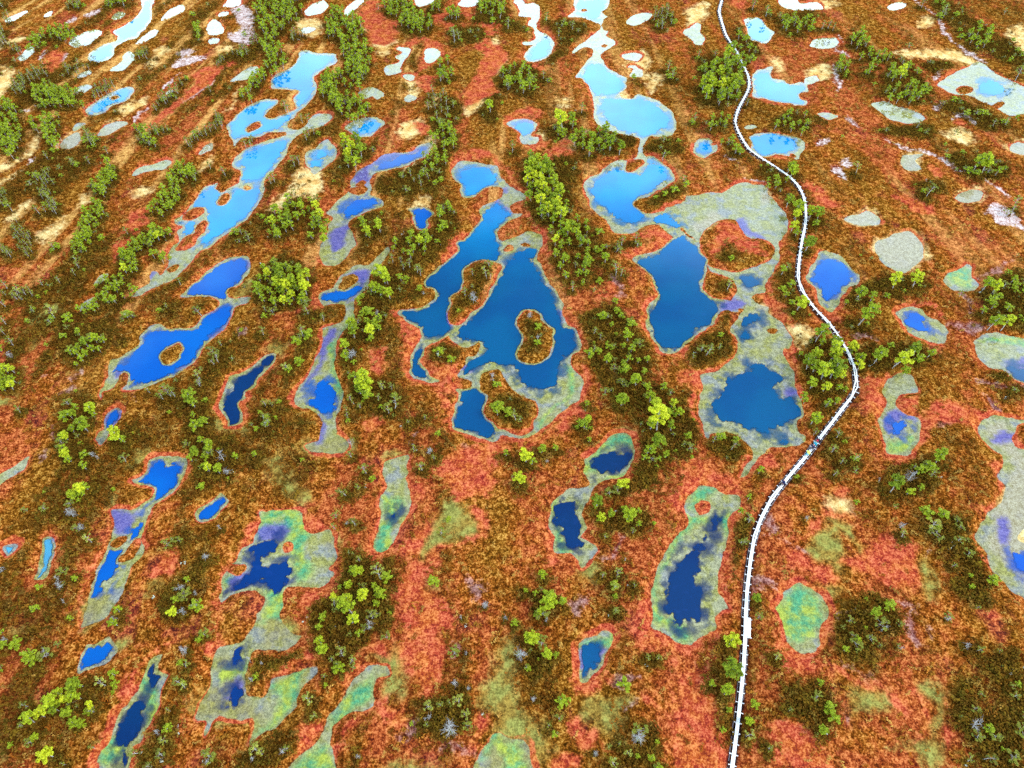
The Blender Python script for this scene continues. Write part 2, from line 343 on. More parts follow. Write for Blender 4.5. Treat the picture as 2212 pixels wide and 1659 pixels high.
# land standing in the pools
ISLES = '''
A|720,632 745,620 767,630 740,642
A|1600,850 1610,820 1650,795 1690,790 1688,815 1650,840 1615,855
A|1868,805 1905,760 1950,732 2010,718 2025,735 1985,770 1920,800 1880,818
A|1408,1312 1440,1265 1480,1248 1492,1275 1460,1312 1425,1327
A|1188,1402 1230,1363 1300,1348 1317,1370 1280,1412 1220,1432 1188,1427
A|1347,1440 1310,1428 1270,1478 1258,1510 1210,1530 1160,1588 1138,1620 1190,1622 1240,1592 1290,1542 1332,1490
A|1570,1215 1595,1200 1620,1213 1597,1230
A|1080,1750 1120,1715 1160,1710 1150,1740 1100,1765
B|1560,62 1588,55 1590,70 1566,75
B|1682,300 1700,288 1724,296 1704,312
B|1850,520 1900,503 1952,530 1962,560 1920,602 1860,627 1798,617 1840,580
B|1848,1060 1890,1033 1952,1033 1962,1060 1920,1092 1880,1117 1843,1112
B|1933,1330 1990,1288 2060,1238 2110,1198 2212,1168 2230,1300 2100,1342 2010,1372 1950,1362
B|48,1250 70,1218 140,1203 162,1235 120,1267
B|90,1190 130,1173 167,1185 140,1202 100,1207
C|1768,575 1800,553 1872,560 1882,585 1840,607 1790,602
C|1990,690 2040,660 2085,665 2070,690 2020,700
D|1048,670 1058,620 1100,588 1150,565 1172,610 1162,660 1120,702 1080,697
E|800,80 850,43 920,33 1000,38 1032,70 1012,130 972,210 932,270 902,320 842,380 790,442 740,454 698,420 688,370 718,310 718,270 768,220 798,170
E|1160,380 1210,348 1260,363 1302,420 1352,470 1374,520 1362,600 1342,650 1280,682 1210,694 1158,660 1153,600 1178,530 1138,450
E|903,800 918,755 1000,733 1047,770 1062,800 1082,850 1130,890 1200,913 1250,948 1272,1010 1262,1070 1242,1130 1160,1157 1080,1142 1020,1112 990,1072 940,1042 928,980 948,910 908,860
E|1045,-45 1080,-70 1118,-55 1095,-32 1060,-30
E|1160,-75 1190,-92 1222,-72 1190,-58
E|-2,170 20,140 70,118 107,150 80,192 30,212 -10,207
F|110,-80 140,-150 180,-202 250,-232 330,-232 382,-170 432,-110 510,-112 562,-80 602,-30 590,2 540,42 450,72 380,97 300,102 210,80 170,50 140,0
F|138,190 180,130 250,118 290,150 342,180 357,222 330,262 270,277 210,262 148,225
F|548,490 570,468 622,475 612,502 570,512
F|350,350 372,345 388,360 365,372
F|2138,1210 2160,1118 2212,1088 2400,1078 2400,1262 2212,1252
I|2188,190 2208,130 2300,118 2300,212
I|88,-30 130,-82 177,-60 167,2 110,22
G|768,310 800,258 850,198 900,173 912,190 880,262 830,312 790,322
G|718,210 740,168 790,148 817,165 790,212 760,237
G|1828,240 1860,203 1902,210 1902,252 1860,272
G|1500,375 1540,345 1590,345 1605,365 1570,400 1510,405
C|690,1005 712,995 738,1008 712,1020
C|190,930 215,920 228,935 200,945
D|1590,885 1620,865 1630,880 1605,895
'''
DEEP = '''
A|1570,1170 1558,1130 1590,1100 1560,1040 1600,990 1700,950 1830,913 1857,940 1830,982 1800,1022 1770,1062 1720,1122 1670,1162 1610,1172
A|1298,1582 1330,1530 1350,1480 1330,1420 1360,1370 1330,1345 1280,1342 1268,1310 1310,1250 1380,1213 1420,1250 1400,1290 1415,1330 1470,1312 1500,1270 1560,1233 1650,1223 1692,1240 1672,1282 1632,1342 1600,1392 1540,1442 1470,1492 1400,1532 1340,1572
A|1168,1512 1200,1480 1200,1450 1230,1433 1272,1450 1267,1492 1220,1517
A|1790,560 1780,520 1810,490 1870,460 1930,400 1960,350 2050,365 2150,370 2120,425 2050,460 2015,510 2030,560 2010,620 1950,690 1925,700 1925,650 1945,585 1870,570
A|1490,830 1560,740 1640,690 1740,660 1760,680 1710,730 1730,775 1850,755 1900,740 1850,800 1760,840 1650,875 1580,870 1530,900
A|2050,990 2112,978 2102,1012 2050,1022
A|2028,1052 2092,1030 2082,1070 2030,1077
A|760,190 900,110 940,20 970,10 965,110 920,190 850,235 780,260 720,300 710,350 650,385 600,375 640,320 740,285 790,245
A|590,720 640,670 720,620 820,575 840,600 790,650 710,680 650,725
B|103,840 130,813 190,788 242,795 232,832 190,862 130,864
B|1688,680 1720,638 1800,648 1880,642 1960,648 2040,688 2102,738 2122,790 2082,832 2000,872 1930,867 1850,852 1790,832 1740,792 1698,740
B|1560,480 1620,420 1680,420 1720,460 1800,510 1832,550 1800,592 1720,612 1690,602 1660,622 1620,592 1588,530
B|1540,10 1700,10 1690,70 1650,120 1580,100 1540,60
B|1230,350 1280,270 1340,260 1350,310 1300,370 1230,385
B|1120,822 1190,798 1242,820 1222,862 1180,882 1150,852
B|1628,1250 1648,1190 1700,1138 1760,1108 1840,1098 1870,1122 1940,1132 1990,1068 2050,1058 2092,1098 2113,1150 2072,1192 2000,1242 1920,1282 1908,1320 1962,1370 1962,1412 1900,1437 1830,1432 1770,1392 1700,1342 1648,1300
B|2028,1422 2060,1388 2112,1378 2172,1440 2192,1482 2140,1472 2080,1442
B|778,1180 773,1140 800,1108 860,1088 930,1093 977,1130 1002,1165 960,1192 920,1217 880,1247 830,1257 798,1242 798,1210
B|760,1720 780,1659 820,1560 870,1500 910,1430 920,1380 950,1343 1020,1318 1052,1350 1102,1390 1060,1432 1010,1472 993,1540 1012,1600 1002,1720
B|1130,1640 1180,1620 1270,1625 1280,1660 1200,1680 1120,1670
B|18,1402 18,1350 60,1318 180,1283 227,1300 232,1322 140,1347 80,1392
B|250,1082 270,1058 380,1018 470,998 520,968 522,1000 450,1042 380,1072 270,1092
B|480,1380 550,1353 592,1375 572,1412 552,1482 510,1482 478,1440
C|448,900 540,868 640,888 712,908 722,950 660,982 590,992 520,1007 478,982 458,930
C|103,960 130,933 170,933 197,950 172,977 120,982
C|1918,570 1930,538 2000,528 2082,560 2072,602 2000,612 1940,602
C|470,490 560,470 570,520 680,550 790,560 750,620 780,665 640,650 480,610
C|420,150 500,130 570,210 530,265 440,240
G|225,425 268,350 270,270 285,200 325,165 338,200 330,290 310,370 265,425
G|30,220 105,210 90,245 45,275
D|1213,240 1270,178 1350,108 1430,58 1500,28 1570,23 1592,70 1562,142 1500,192 1480,252 1440,272 1380,282 1340,255 1260,262
D|738,750 748,720 820,688 870,628 930,568 928,520 980,488 1080,488 1180,488 1270,468 1320,408 1400,358 1470,328 1507,350 1482,402 1420,472 1350,532 1290,592 1272,652 1200,702 1120,762 1040,792 960,812 890,827 830,802 800,760
D|1453,990 1468,920 1520,838 1580,778 1650,738 1712,713 1717,745 1660,802 1600,872 1570,932 1558,1000 1572,1082 1490,1102 1468,1050
D|1700,680 1740,645 1785,640 1760,690 1720,720
D|675,1110 700,1040 735,1005 775,1005 770,1050 720,1100
D|1988,960 2000,928 2040,918 2028,880 2050,828 2100,808 2142,820 2162,870 2172,930 2182,980 2150,1012 2090,1022 2068,990
D|873,1462 950,1438 960,1400 948,1340 1000,1348 1020,1328 1070,1338 1080,1368 1130,1358 1167,1370 1152,1420 1132,1482 1070,1522 1040,1572 988,1587 1000,1540 1010,1500 950,1482 900,1472
D|1285,1690 1300,1645 1400,1595 1440,1560 1460,1590 1420,1640 1370,1700 1310,1705
E|560,122 620,68 740,-100 1000,-100 1012,-30 900,18 810,58 788,90 798,170 768,212 718,262 688,330 688,400 720,452 640,522 540,522 498,440 408,400 408,360 520,352 600,312 612,230 528,180
E|1058,100 1080,38 1120,13 1200,18 1242,60 1282,120 1312,190 1352,230 1382,290 1412,380 1432,450 1492,480 1512,560 1492,622 1430,662 1412,720 1392,782 1360,857 1250,862 1190,832 1150,792 1130,718 1060,708 970,688 900,718 820,760 770,772 830,698 900,658 952,610 900,568 800,538 758,510 770,460 830,418 890,348 940,268 1000,178
E|448,682 480,618 522,600 532,650 500,690 560,740 560,792 500,792 458,740
E|758,882 830,868 880,858 942,900 937,970 942,1030 1002,1080 1007,1130 960,1192 900,1162 830,1132 738,1117 718,1080 740,1010 772,960 753,910
E|-122,270 -100,243 -40,233 0,228 70,198 110,183 127,200 100,242 40,262 0,277 -60,292 -110,292
F|-282,40 -180,-2 -60,-102 0,-132 90,-52 152,30 142,120 112,180 132,240 200,290 242,340 232,380 180,442 90,482 30,542 -10,592 -60,602 -130,592 -180,532 -202,440 -212,380 -172,310 -152,260 -182,190 -222,110
F|208,1010 203,960 250,898 290,818 370,768 450,738 440,708 480,688 530,698 560,738 600,768 652,800 600,832 588,862 620,892 660,932 730,938 772,1000 767,1042 700,1062 650,1092 590,1122 560,1152 500,1147 440,1122 390,1112 330,1072 250,1062 218,1042
F|378,150 400,133 460,138 487,165 472,192 420,192
F|368,522 410,488 432,520 400,542
F|378,432 400,398 450,368 512,400 460,442 400,452
F|638,1242 658,1178 672,1200 657,1242
F|828,140 890,58 888,28 960,18 1030,38 1072,78 1087,160 1030,212 980,262 950,292 908,272 898,210 858,182
F|1413,410 1460,393 1520,378 1552,400 1562,430 1592,470 1597,492 1540,482 1490,462 1440,442
F|2108,720 2140,698 2160,728 2212,738 2330,730 2330,832 2200,812 2150,782
F|1370,1085 1400,1070 1455,1088 1442,1132 1400,1162 1370,1130
I|2153,283 2212,283 2400,300 2400,420 2212,390 2170,330
I|-112,582 -92,500 -62,400 0,288 60,258 112,253 127,330 100,382 88,460 122,520 112,600 112,692 40,717 0,712 -50,732 -42,660 -102,622
I|138,150 182,158 162,192 128,202
I|78,220 120,228 152,250 100,262
I|188,112 240,28 257,50 232,112 200,132
E|1618,1370 1638,1328 1720,1268 1750,1248 1800,1278 1872,1268 1872,1332 1800,1392 1720,1412 1670,1432 1648,1390
E|1383,1659 1398,1610 1450,1578 1500,1573 1527,1620 1522,1659 1547,1690 1562,1740 1547,1790 1562,1830 1552,1872 1500,1887 1468,1882 1448,1830 1428,1790 1438,1770 1408,1732 1368,1720
E|323,1692 338,1655 362,1655 352,1702
H|1528,1060 1533,900 1580,868 1680,878 1692,950 1652,1012 1600,1052 1560,1092
G|573,552 588,480 620,398 650,328 690,238 730,208 780,218 830,148 900,88 937,48 932,102 870,172 822,222 782,290 772,350 740,402 690,452 670,512 620,552
G|500,1015 520,965 560,885 640,865 705,830 735,860 720,920 660,970 590,1010 520,1045
G|758,1482 753,1410 790,1338 840,1258 870,1218 942,1223 917,1300 932,1350 912,1422 880,1472 840,1502 800,1502
G|943,1060 958,1000 1010,968 1032,1010 1000,1040 1072,1058 1052,1102 1000,1132 968,1090
G|788,1562 830,1520 820,1560 852,1602 820,1662 798,1612
G|1613,260 1638,208 1700,188 1787,178 1772,232 1730,272 1700,310 1730,347 1790,328 1840,308 1877,350 1862,432 1832,502 1790,542 1768,500 1720,458 1660,458 1590,492 1510,532 1488,510 1540,468 1620,388 1648,328 1638,280
G|1508,890 1562,878 1562,932 1530,1002 1508,970
G|1478,1212 1520,1138 1562,1190 1542,1252 1500,1254
'''
# violet algae on shallow beds
VIOLET = '''
E|20,120 90,78 182,73 192,110 150,172 90,252 40,292 110,190 100,140 60,108
D|2108,480 2172,478 2152,560 2112,652 2040,742 2000,822 1950,870 2020,728 2080,620
D|1500,30 1600,20 1600,110 1500,200
D|1380,360 1500,330 1500,400 1420,480 1350,520
D|740,700 800,690 790,750 740,770
D|1200,600 1260,560 1260,660 1180,710
G|1448,472 1500,428 1600,408 1560,482 1490,542
G|1700,60 1870,50 1880,130 1800,180 1690,170
F|1283,1060 1350,998 1440,1010 1500,1030 1380,1080 1330,1150 1283,1110
F|628,850 680,833 722,860 702,902 650,892
F|240,290 370,295 400,330 300,360 240,340
F|360,-230 420,-230 440,-150 540,-120 520,-95 420,-120 370,-170
C|360,1440 430,1440 430,1520 540,1540 540,1560 420,1540 365,1500
I|2020,60 2130,50 2130,160 2050,170
F|1960,1180 2150,1160 2160,1220 2030,1230
F|2090,690 2212,650 2300,680 2300,760 2100,740
B|-60,1500 60,1440 40,1560 -60,1650
B|130,1120 230,1050 200,1140 170,1200 100,1190
B|230,1000 400,1000 500,955 510,990 330,1060 240,1080
E|-150,1050 -120,1040 -110,1150 -150,1190
E|640,380 720,350 700,460 660,480
E|1330,350 1420,370 1420,470 1320,420
E|780,720 860,730 850,770 780,770
B|1100,790 1250,790 1220,850 1150,860
D|680,1020 780,990 780,1040 720,1110
D|960,1360 1060,1360 1080,1440 960,1440
G|740,0 860,0 900,60 800,120 740,60
G|1480,1110 1570,1120 1560,1220 1490,1240
G|380,150 432,148 434,252 390,272
G|300,500 360,480 340,580 280,590
G|198,892 270,818 332,718 374,678 342,762 270,864
G|120,1440 152,1438 184,1532 150,1522
H|1580,870 1690,890 1640,1000 1570,1020
B|1020,1300 1050,1320 1090,1380 1010,1400 1000,1340
B|1060,1225 1100,1225 1090,1260 1060,1255
D|970,90 1020,85 1020,130 985,150
'''
# green and teal algae beds
GREEN = '''
I|600,620 650,580 690,520 740,480 800,500 860,530 900,600 910,680 870,740 850,820 780,860 700,820 660,740
G|1700,-10 1930,-10 1990,120 1980,300 2010,420 1930,430 1890,330 1850,150 1680,160
G|1720,520 1850,490 1820,640 1830,720 1700,720 1650,760 1690,640
G|1400,1010 1560,990 1560,1080 1360,1110
G|1760,1110 1900,1070 2030,1010 1960,1110 1870,1290 1780,1360 1680,1400 1800,1260 1770,1190
G|1430,440 1560,440 1500,480 1430,500
G|950,1080 1030,1140 1020,1300 930,1420 940,1250 900,1200
G|680,1500 780,1480 780,1640 640,1700 640,1600
H|-340,1700 -300,1600 -140,1480 -80,1560 -60,1700
H|-60,1290 60,1130 200,1060 200,1220 60,1290 -40,1370
H|220,60 290,0 280,120 320,220 240,265 215,200
E|262,1560 330,1560 400,1600 340,1720 280,1900 225,1900 230,1780 270,1680
E|1575,1390 1600,1310 1740,1190 1850,1150 1890,1190 1895,1330 1830,1420 1750,1450 1700,1440 1870,1360 1870,1220 1760,1240 1650,1310 1620,1400
E|1340,1640 1400,1570 1400,1700 1400,1830 1480,1920 1390,1930 1350,1740
H|1560,850 1700,780 1740,800 1740,860 1650,880
H|878,1580 950,1478 1000,1428 1080,1458 1180,1478 1222,1560 1212,1760 1000,1760 1090,1580 1000,1500
I|20,40 300,20 280,130 180,40 60,140 -80,260 -150,420 -170,600 -100,760 40,820 20,850 -100,800 -200,720 -190,500 -130,280
I|590,620 640,570 690,600 700,680 760,760 720,830 640,760
I|-190,620 -110,720 40,800 80,840 0,850 -200,740
E|1430,720 1500,760 1510,850 1430,950 1330,1050 1290,1110 1280,1070 1400,960 1480,850
F|80,1500 220,1500 190,1560 60,1640
F|1310,1180 1400,1190 1500,1150 1510,1230 1420,1280 1330,1260
F|1700,120 1840,60 1880,150 1900,210 1800,210
D|2120,600 2180,560 2170,720 2212,850 2170,900 2140,760
E|0,480 60,340 90,380 40,440 0,520 -40,760 0,900 -40,900 -70,720
F|1930,540 2100,510 2212,545 2300,570 2300,600 2050,560
'''
# straw and ochre moss lawns
TAN = '''
F|1950,1100 2120,1090 2100,1200 2212,1300 2300,1400 2300,2150 2150,2050 2050,1950 1960,1830 2010,1700 2110,1560 2100,1450 2110,1320 2000,1220
C|1410,1060 1430,1008 1500,998 1562,998 1512,1042 1542,1092 1480,1112 1428,1092
C|1768,1292 1800,1258 1870,1228 1942,1248 1932,1292 1850,1312
C|1048,1422 1120,1388 1190,1368 1250,1388 1282,1432 1250,1462 1160,1464 1090,1452
C|1238,1592 1300,1548 1400,1508 1470,1498 1532,1548 1564,1642 1522,1712 1440,1772 1350,1742 1290,1692
A|638,872 680,818 750,788 832,798 800,822 730,862 680,882
A|378,952 420,898 500,858 522,880 512,932 440,967
C|2108,962 2150,928 2240,938 2240,1002 2150,992
A|1288,992 1330,938 1382,928 1362,972 1310,1002
A|1990,1100 2060,1120 2072,1180 2082,1250 2000,1282 1900,1292 1830,1382 1738,1392 1780,1300 1880,1220 1900,1150
A|-20,450 60,430 92,480 82,560 50,612 -20,630
A|292,868 272,930 230,1002 100,1082 -20,1140 -20,1100 120,1028 210,948 250,880
A|-20,1200 100,1130 142,1123 60,1192 -20,1230
A|68,1432 130,1368 200,1308 227,1320 202,1382 120,1422
A|508,1342 560,1268 602,1253 592,1302 540,1342
A|868,1252 930,1228 972,1238 942,1282 890,1284
A|1288,1132 1340,1058 1382,1043 1352,1102
A|1408,352 1430,308 1522,298 1492,342
A|940,440 1000,370 1060,320 1122,318 1060,372 1000,440
A|-20,300 40,270 152,238 140,272 -20,340
A|780,700 860,660 930,640 920,690 820,760 780,750
A|1500,680 1560,600 1570,570 1540,640 1450,720
A|240,1530 330,1480 420,1420 430,1460 320,1560 230,1580
A|1920,160 1960,130 2060,130 2100,180 2060,230 1980,250 1930,210
B|128,172 170,68 220,38 262,60 252,122 322,200 290,232 200,232 150,212
B|958,302 990,258 1032,248 1032,292 980,322
B|958,462 950,390 990,368 1052,368 1052,422 1000,482 940,512 908,512
B|788,732 790,690 870,658 912,648 912,682 870,732 830,762 788,752
B|440,520 490,510 500,600 470,640 440,610
B|378,872 400,808 500,788 552,820 522,862 470,892 400,902
B|1328,1032 1390,978 1450,918 1492,888 1512,910 1502,972 1450,1002 1390,1032
B|1348,682 1380,648 1462,658 1482,692 1420,702
B|1960,520 2080,498 2102,530 2012,562 1982,602
B|550,692 612,648 632,680 570,702
B|420,1350 480,1300 590,1290 600,1340 480,1340
B|420,1100 470,960 600,890 600,960 500,1050
B|1230,890 1290,860 1330,880 1290,920
B|1840,440 1960,330 2000,420 1960,480 2100,500 1990,620 1950,520
B|1740,520 1840,620 1900,640 1800,650
B|270,250 360,270 330,310 260,380 210,300
C|1348,352 1480,328 1600,338 1750,328 1850,368 1932,410 1850,432 1750,402 1600,392 1450,392
C|2098,262 2140,188 2240,168 2240,352 2160,312
C|1508,182 1540,128 1602,118 1612,162 1560,192
C|798,472 870,418 942,428 962,482 900,522 838,512
C|1688,862 1800,848 1902,902 1850,942 1740,912
C|920,60 860,20 950,10 1000,30 960,60
C|20,100 80,30 160,40 140,140 60,180
C|580,400 640,380 640,430 590,470
C|490,1260 540,1230 570,1290 530,1310 500,1300
C|60,1470 180,1380 280,1400 200,1450 120,1500
F|490,330 570,310 570,350 500,360
F|650,420 800,480 850,560 760,600 700,520
F|920,1580 990,1560 1090,1630 1050,1690 940,1680
I|928,58 1092,78 1122,170 1162,210 1130,262 1080,172 960,102
I|798,222 850,148 940,98 1002,110 982,200 1060,340 1030,400 950,342 880,302
I|1538,562 1560,430 1550,350 1590,338 1622,430 1632,502 1590,562
I|1078,1252 1110,1178 1120,1108 1212,1098 1252,1170 1332,1190 1302,1262 1200,1284
I|1488,1130 1560,1098 1680,1138 1727,1160 1702,1280 1692,1392 1642,1442 1602,1482 1682,1562 1642,1700 1560,1700 1480,1542 1300,1502 1450,1492 1560,1452 1560,1380 1622,1332 1602,1250 1540,1200
I|820,470 1010,470 1040,520 980,560 900,540
H|508,302 570,168 590,88 640,8 660,-42 720,-62 800,-22 822,40 850,80 902,78 892,142 840,182 740,192 660,212 640,262 580,322 520,332
H|1038,872 1130,838 1120,1000 1130,1130 1182,1250 1202,1320 1290,1402 1342,1462 1312,1562 1230,1680 900,1680 950,1502 1000,1422 1042,1352 990,1292 900,1262 960,1150 1030,1020
H|1558,1262 1590,1198 1680,1188 1800,1198 1852,1230 1882,1282 1800,1312 1832,1402 1780,1472 1700,1442 1630,1362 1580,1312
H|160,990 250,960 330,960 400,868 442,890 432,980 402,1080 422,1200 412,1232 330,1202 310,1060 240,1000
H|490,470 580,480 600,500 560,540 500,530
H|1550,380 1640,350 1700,370 1650,440 1550,450
H|320,1700 380,1632 450,1618 560,1638 640,1700
G|978,542 1000,488 1042,448 1082,458 1062,522 1000,552
G|-20,1520 40,1450 112,1408 80,1472 -20,1580
G|2080,180 2140,120 2180,200 2110,230
G|530,760 560,610 640,560 720,560 640,690
G|1300,1160 1480,1060 1620,1080 1600,1200 1700,1270 1600,1340 1300,1310
G|1700,700 1850,720 1960,790 1800,880 1640,890
G|1260,1310 1360,1100 1430,900 1500,1000 1480,1330
G|120,782 160,728 222,688 212,752 140,812
G|640,1580 720,1500 850,1520 840,1620 720,1720
G|740,790 860,780 840,830 760,850
D|1720,1382 1770,1308 1840,1288 1852,1400 1900,1472 1972,1502 1992,1572 1920,1602 1830,1552 1800,1480
D|1558,262 1600,198 1662,163 1672,190 1620,242
D|198,622 215,580 242,558 232,602
D|678,432 700,388 722,400 712,442
D|1740,602 1790,558 1852,580 1832,642
D|698,1562 780,1578 762,1632 690,1622
D|820,1332 900,1278 1000,1273 940,1310 840,1370
D|1700,950 1760,940 1720,1000
D|1950,1240 2050,1180 2212,1180 2260,1270 2000,1280
D|1300,1110 1420,1060 1620,1110 1540,1150
D|200,400 300,340 390,330 330,420 220,450
D|-20,960 100,930 60,990 -20,1010
E|1760,800 1820,780 1840,870 1780,880
E|190,650 240,590 270,610 230,660
E|1780,1140 1870,1110 1890,1170 1800,1160
E|270,1300 380,1280 400,1310 290,1340
'''
RED = '''
A|938,832 1040,738 1150,638 1240,558 1290,478 1380,428 1510,398 1542,430 1460,482 1370,542 1280,612 1180,702 1050,782 960,852
A|738,1700 750,1558 820,1448 900,1388 990,1353 1012,1380 1002,1432 950,1482 900,1562 850,1700
A|288,442 310,378 380,338 442,360 402,422 330,482
A|1560,330 1650,280 1690,270 1640,310
B|598,90 720,78 742,180 702,232 640,172 580,182
B|118,82 200,8 262,38 302,130 402,140 362,232 332,302 240,302 170,252
B|878,58 1052,88 1032,202 960,252 900,202 798,122 778,62
B|918,252 1052,328 1062,402 960,522 900,562 820,602 788,582 880,478 930,378 860,320
B|818,562 960,518 1012,590 972,652 900,662 820,692 778,702
B|1058,762 1180,718 1250,698 1312,758 1290,790 1180,760 1080,790 1060,830
B|1178,942 1280,898 1342,918 1332,962 1220,992
B|1308,1022 1400,938 1500,878 1522,900 1512,982 1440,1052 1350,1064
B|388,302 500,248 620,268 692,330 652,402 580,442 500,482 540,320
B|1098,1332 1180,1278 1192,1352 1110,1364
B|500,520 600,500 640,560 560,620 510,580
B|860,980 1000,1000 1090,1100 1180,1170 1190,1250 1100,1190 1030,1080 880,1030 720,1040 650,1150 680,1060
B|640,1620 760,1520 830,1560 830,1620 740,1700 640,1680
B|1100,480 1100,460 1240,420 1330,400 1300,480 1250,470
B|480,800 600,830 590,880 520,880
B|1200,1380 1320,1500 1360,1659 1300,1640 1260,1500 1170,1430
B|1760,1510 1900,1520 2000,1450 2100,1500 2180,1570 2100,1600 1950,1650 1800,1659 1780,1600 2000,1560 1900,1530
C|298,18 360,-10 402,20 392,62 330,72
C|558,1012 640,1008 682,1042 600,1052
C|768,1182 860,1188 960,1278 982,1352 900,1354 820,1262
C|168,1482 250,1438 330,1428 362,1482 420,1562 500,1582 562,1662 202,1662 150,1602 202,1562
C|498,1472 560,1453 602,1470 560,1492
C|588,1562 640,1558 682,1602 650,1642
C|430,620 480,630 640,670 720,690 600,690 480,660
C|1500,520 1560,510 1600,560 1540,570
C|1350,1290 1480,1280 1640,1370 1560,1400
C|1760,810 1840,800 1850,830 1780,840
C|1600,1080 1680,1130 1640,1180 1580,1120
C|780,1500 860,1540 830,1659 780,1620
E|618,1382 700,1298 850,1238 960,1218 1080,1238 1062,1332 980,1402 960,1542 820,1622 760,1602 700,1522 640,1452
E|188,722 198,620 260,568 302,610 282,722 240,772
E|128,1082 160,1018 260,1008 282,1062 200,1122
E|2058,1622 2130,1518 2212,1458 2250,1659 2080,1680
E|1718,822 1770,738 1792,832 1740,882
E|320,340 420,420 500,500 490,600 440,660 430,760 480,820 640,860 700,960 720,1060 660,1160 640,1000 560,880 420,780 360,640 390,500 310,400
E|580,740 740,740 760,860 650,880 580,830
E|1380,250 1500,420 1560,480 1570,620 1600,700 1570,900 1480,980 1520,860 1560,720 1540,560 1440,440
E|1310,1150 1480,1020 1560,960 1580,1020 1460,1130 1340,1210 1060,1240 1000,1210 1200,1190
E|420,1460 520,1520 520,1560 460,1590
E|2212,640 2080,640 2180,700 2260,740 2300,700
E|1600,240 1700,220 1680,160 1620,120 1760,180 1800,240 1700,280
F|1138,872 1250,758 1342,758 1292,852 1302,962 1250,1042 1160,1002
F|1388,922 1450,898 1522,898 1522,1022 1420,1012
F|1538,1022 1640,948 1780,968 1902,1008 1902,1122 1750,1102 1600,1112 1560,1202
F|1308,1302 1460,1298 1442,1342 1340,1332
F|448,1352 500,1288 590,1268 602,1342 540,1372 470,1374
F|938,1522 1030,1468 1082,1532 1000,1582
F|538,182 590,148 622,200 590,242
F|648,612 720,598 762,680 742,742 690,682
F|448,262 540,248 622,298 702,378 722,442 640,402 560,332
F|-20,600 20,580 60,640 -20,740 130,760 110,900 90,1000 130,1120 90,1130 40,900 -20,800
F|-20,1380 90,1330 160,1400 300,1440 390,1380 400,1280 440,1260 430,1420 330,1520 180,1470 80,1500 -20,1659
F|1980,1020 2120,1050 2080,1080 1960,1060
F|2070,1280 2090,1360 2100,1500 2060,1620 1990,1659 2030,1600 2050,1500 2010,1400
F|1390,340 1500,315 1600,330 1690,420 1640,410 1560,340
F|880,300 960,370 1040,420 1000,440 900,370
F|1100,780 1180,820 1150,900 1120,840
I|-40,1050 100,998 142,1100 182,1250 232,1352 272,1502 292,1700 -40,1700
I|558,1352 700,1328 900,1478 952,1700 600,1700
I|1158,232 1250,198 1500,178 1542,332 1532,482 1400,502 1250,422 1100,402 1000,302
I|598,852 720,898 850,1002 800,1082 640,1052
I|300,180 290,400 330,560 260,560 235,430
I|860,60 900,0 1050,10 1090,70 930,50 860,140 640,140 720,160
I|600,190 720,230 860,320 1000,380 1010,470 900,470 780,440 860,400 700,340 620,260
I|1950,0 1990,-40 1960,60 1900,110 1880,160 1960,300 2010,400 1930,300 1860,180
I|1020,1010 1240,1090 1340,1180 1480,1140 1440,1260 1330,1290 1300,1180 1240,1130 1040,1060
I|1500,1200 1580,1250 1600,1350 1540,1460 1460,1500 1540,1380 1560,1300
I|1990,620 2080,680 2080,760 2010,720
I|1690,1060 1730,1150 1740,1300 1700,1400 1730,1500 1690,1600 1660,1480 1700,1320
H|348,522 450,328 520,328 602,360 562,452 602,542 702,602 762,722 702,802 560,852 460,762 340,682
H|398,902 460,798 600,848 702,952 642,1102 540,1162 430,1062
H|958,1292 1002,1352 900,1502 780,1542 870,1432 900,1312
H|1438,1342 1560,1308 1602,1402 1702,1482 1742,1532 1560,1522 1480,1422
H|1498,1092 1600,1088 1722,1018 1702,1122 1600,1182 1528,1172
H|1868,802 1980,698 2052,738 2230,850 2230,952 2080,902 1940,902
H|1328,1562 1520,1540 1560,1640 1400,1700 1330,1680
H|200,30 260,0 230,160 240,300 200,320 190,160
H|350,250 420,170 520,100 600,40 580,160 510,300 420,320
H|820,20 960,20 980,100 900,190 700,240 640,320 560,350 660,220 900,150
H|1340,40 1390,250 1440,290 1360,320 1310,180
H|140,960 240,870 340,880 400,850 330,980 230,980
H|210,1250 330,1220 430,1290 420,1360 260,1330
H|-180,1620 0,1400 100,1300 60,1450 -100,1600
H|1970,1240 2080,1240 2100,1300 2000,1310
H|2140,1000 2212,1000 2212,1240 2160,1200
H|2100,500 2000,620 2020,720 1900,740 1960,560 2060,440
G|998,442 1020,368 1070,298 1110,228 1182,208 1202,260 1172,342 1120,422 1060,464
G|1348,902 1350,858 1390,818 1472,798 1462,872 1390,912
G|1058,852 1090,798 1192,788 1192,812 1110,852
G|1360,560 1430,380 1560,180 1650,0 1690,0 1640,180 1540,280 1480,380 1410,480 1400,640 1440,760 1380,780
G|530,640 560,520 600,400 680,230 720,80 740,120 690,280 590,480 560,620 530,760 490,720
G|740,1210 860,1110 960,950 1040,880 960,1040 880,1170 760,1300 680,1450 600,1659 560,1659 640,1500
G|1950,110 2060,140 2080,60 1990,20
G|1960,560 2060,500 2130,540 2020,680 1930,740
G|1900,1400 2100,1340 2000,1520 1880,1620
G|1860,940 2050,940 2040,1000 1800,1080 1730,1180 1700,1220 1740,1080
'''
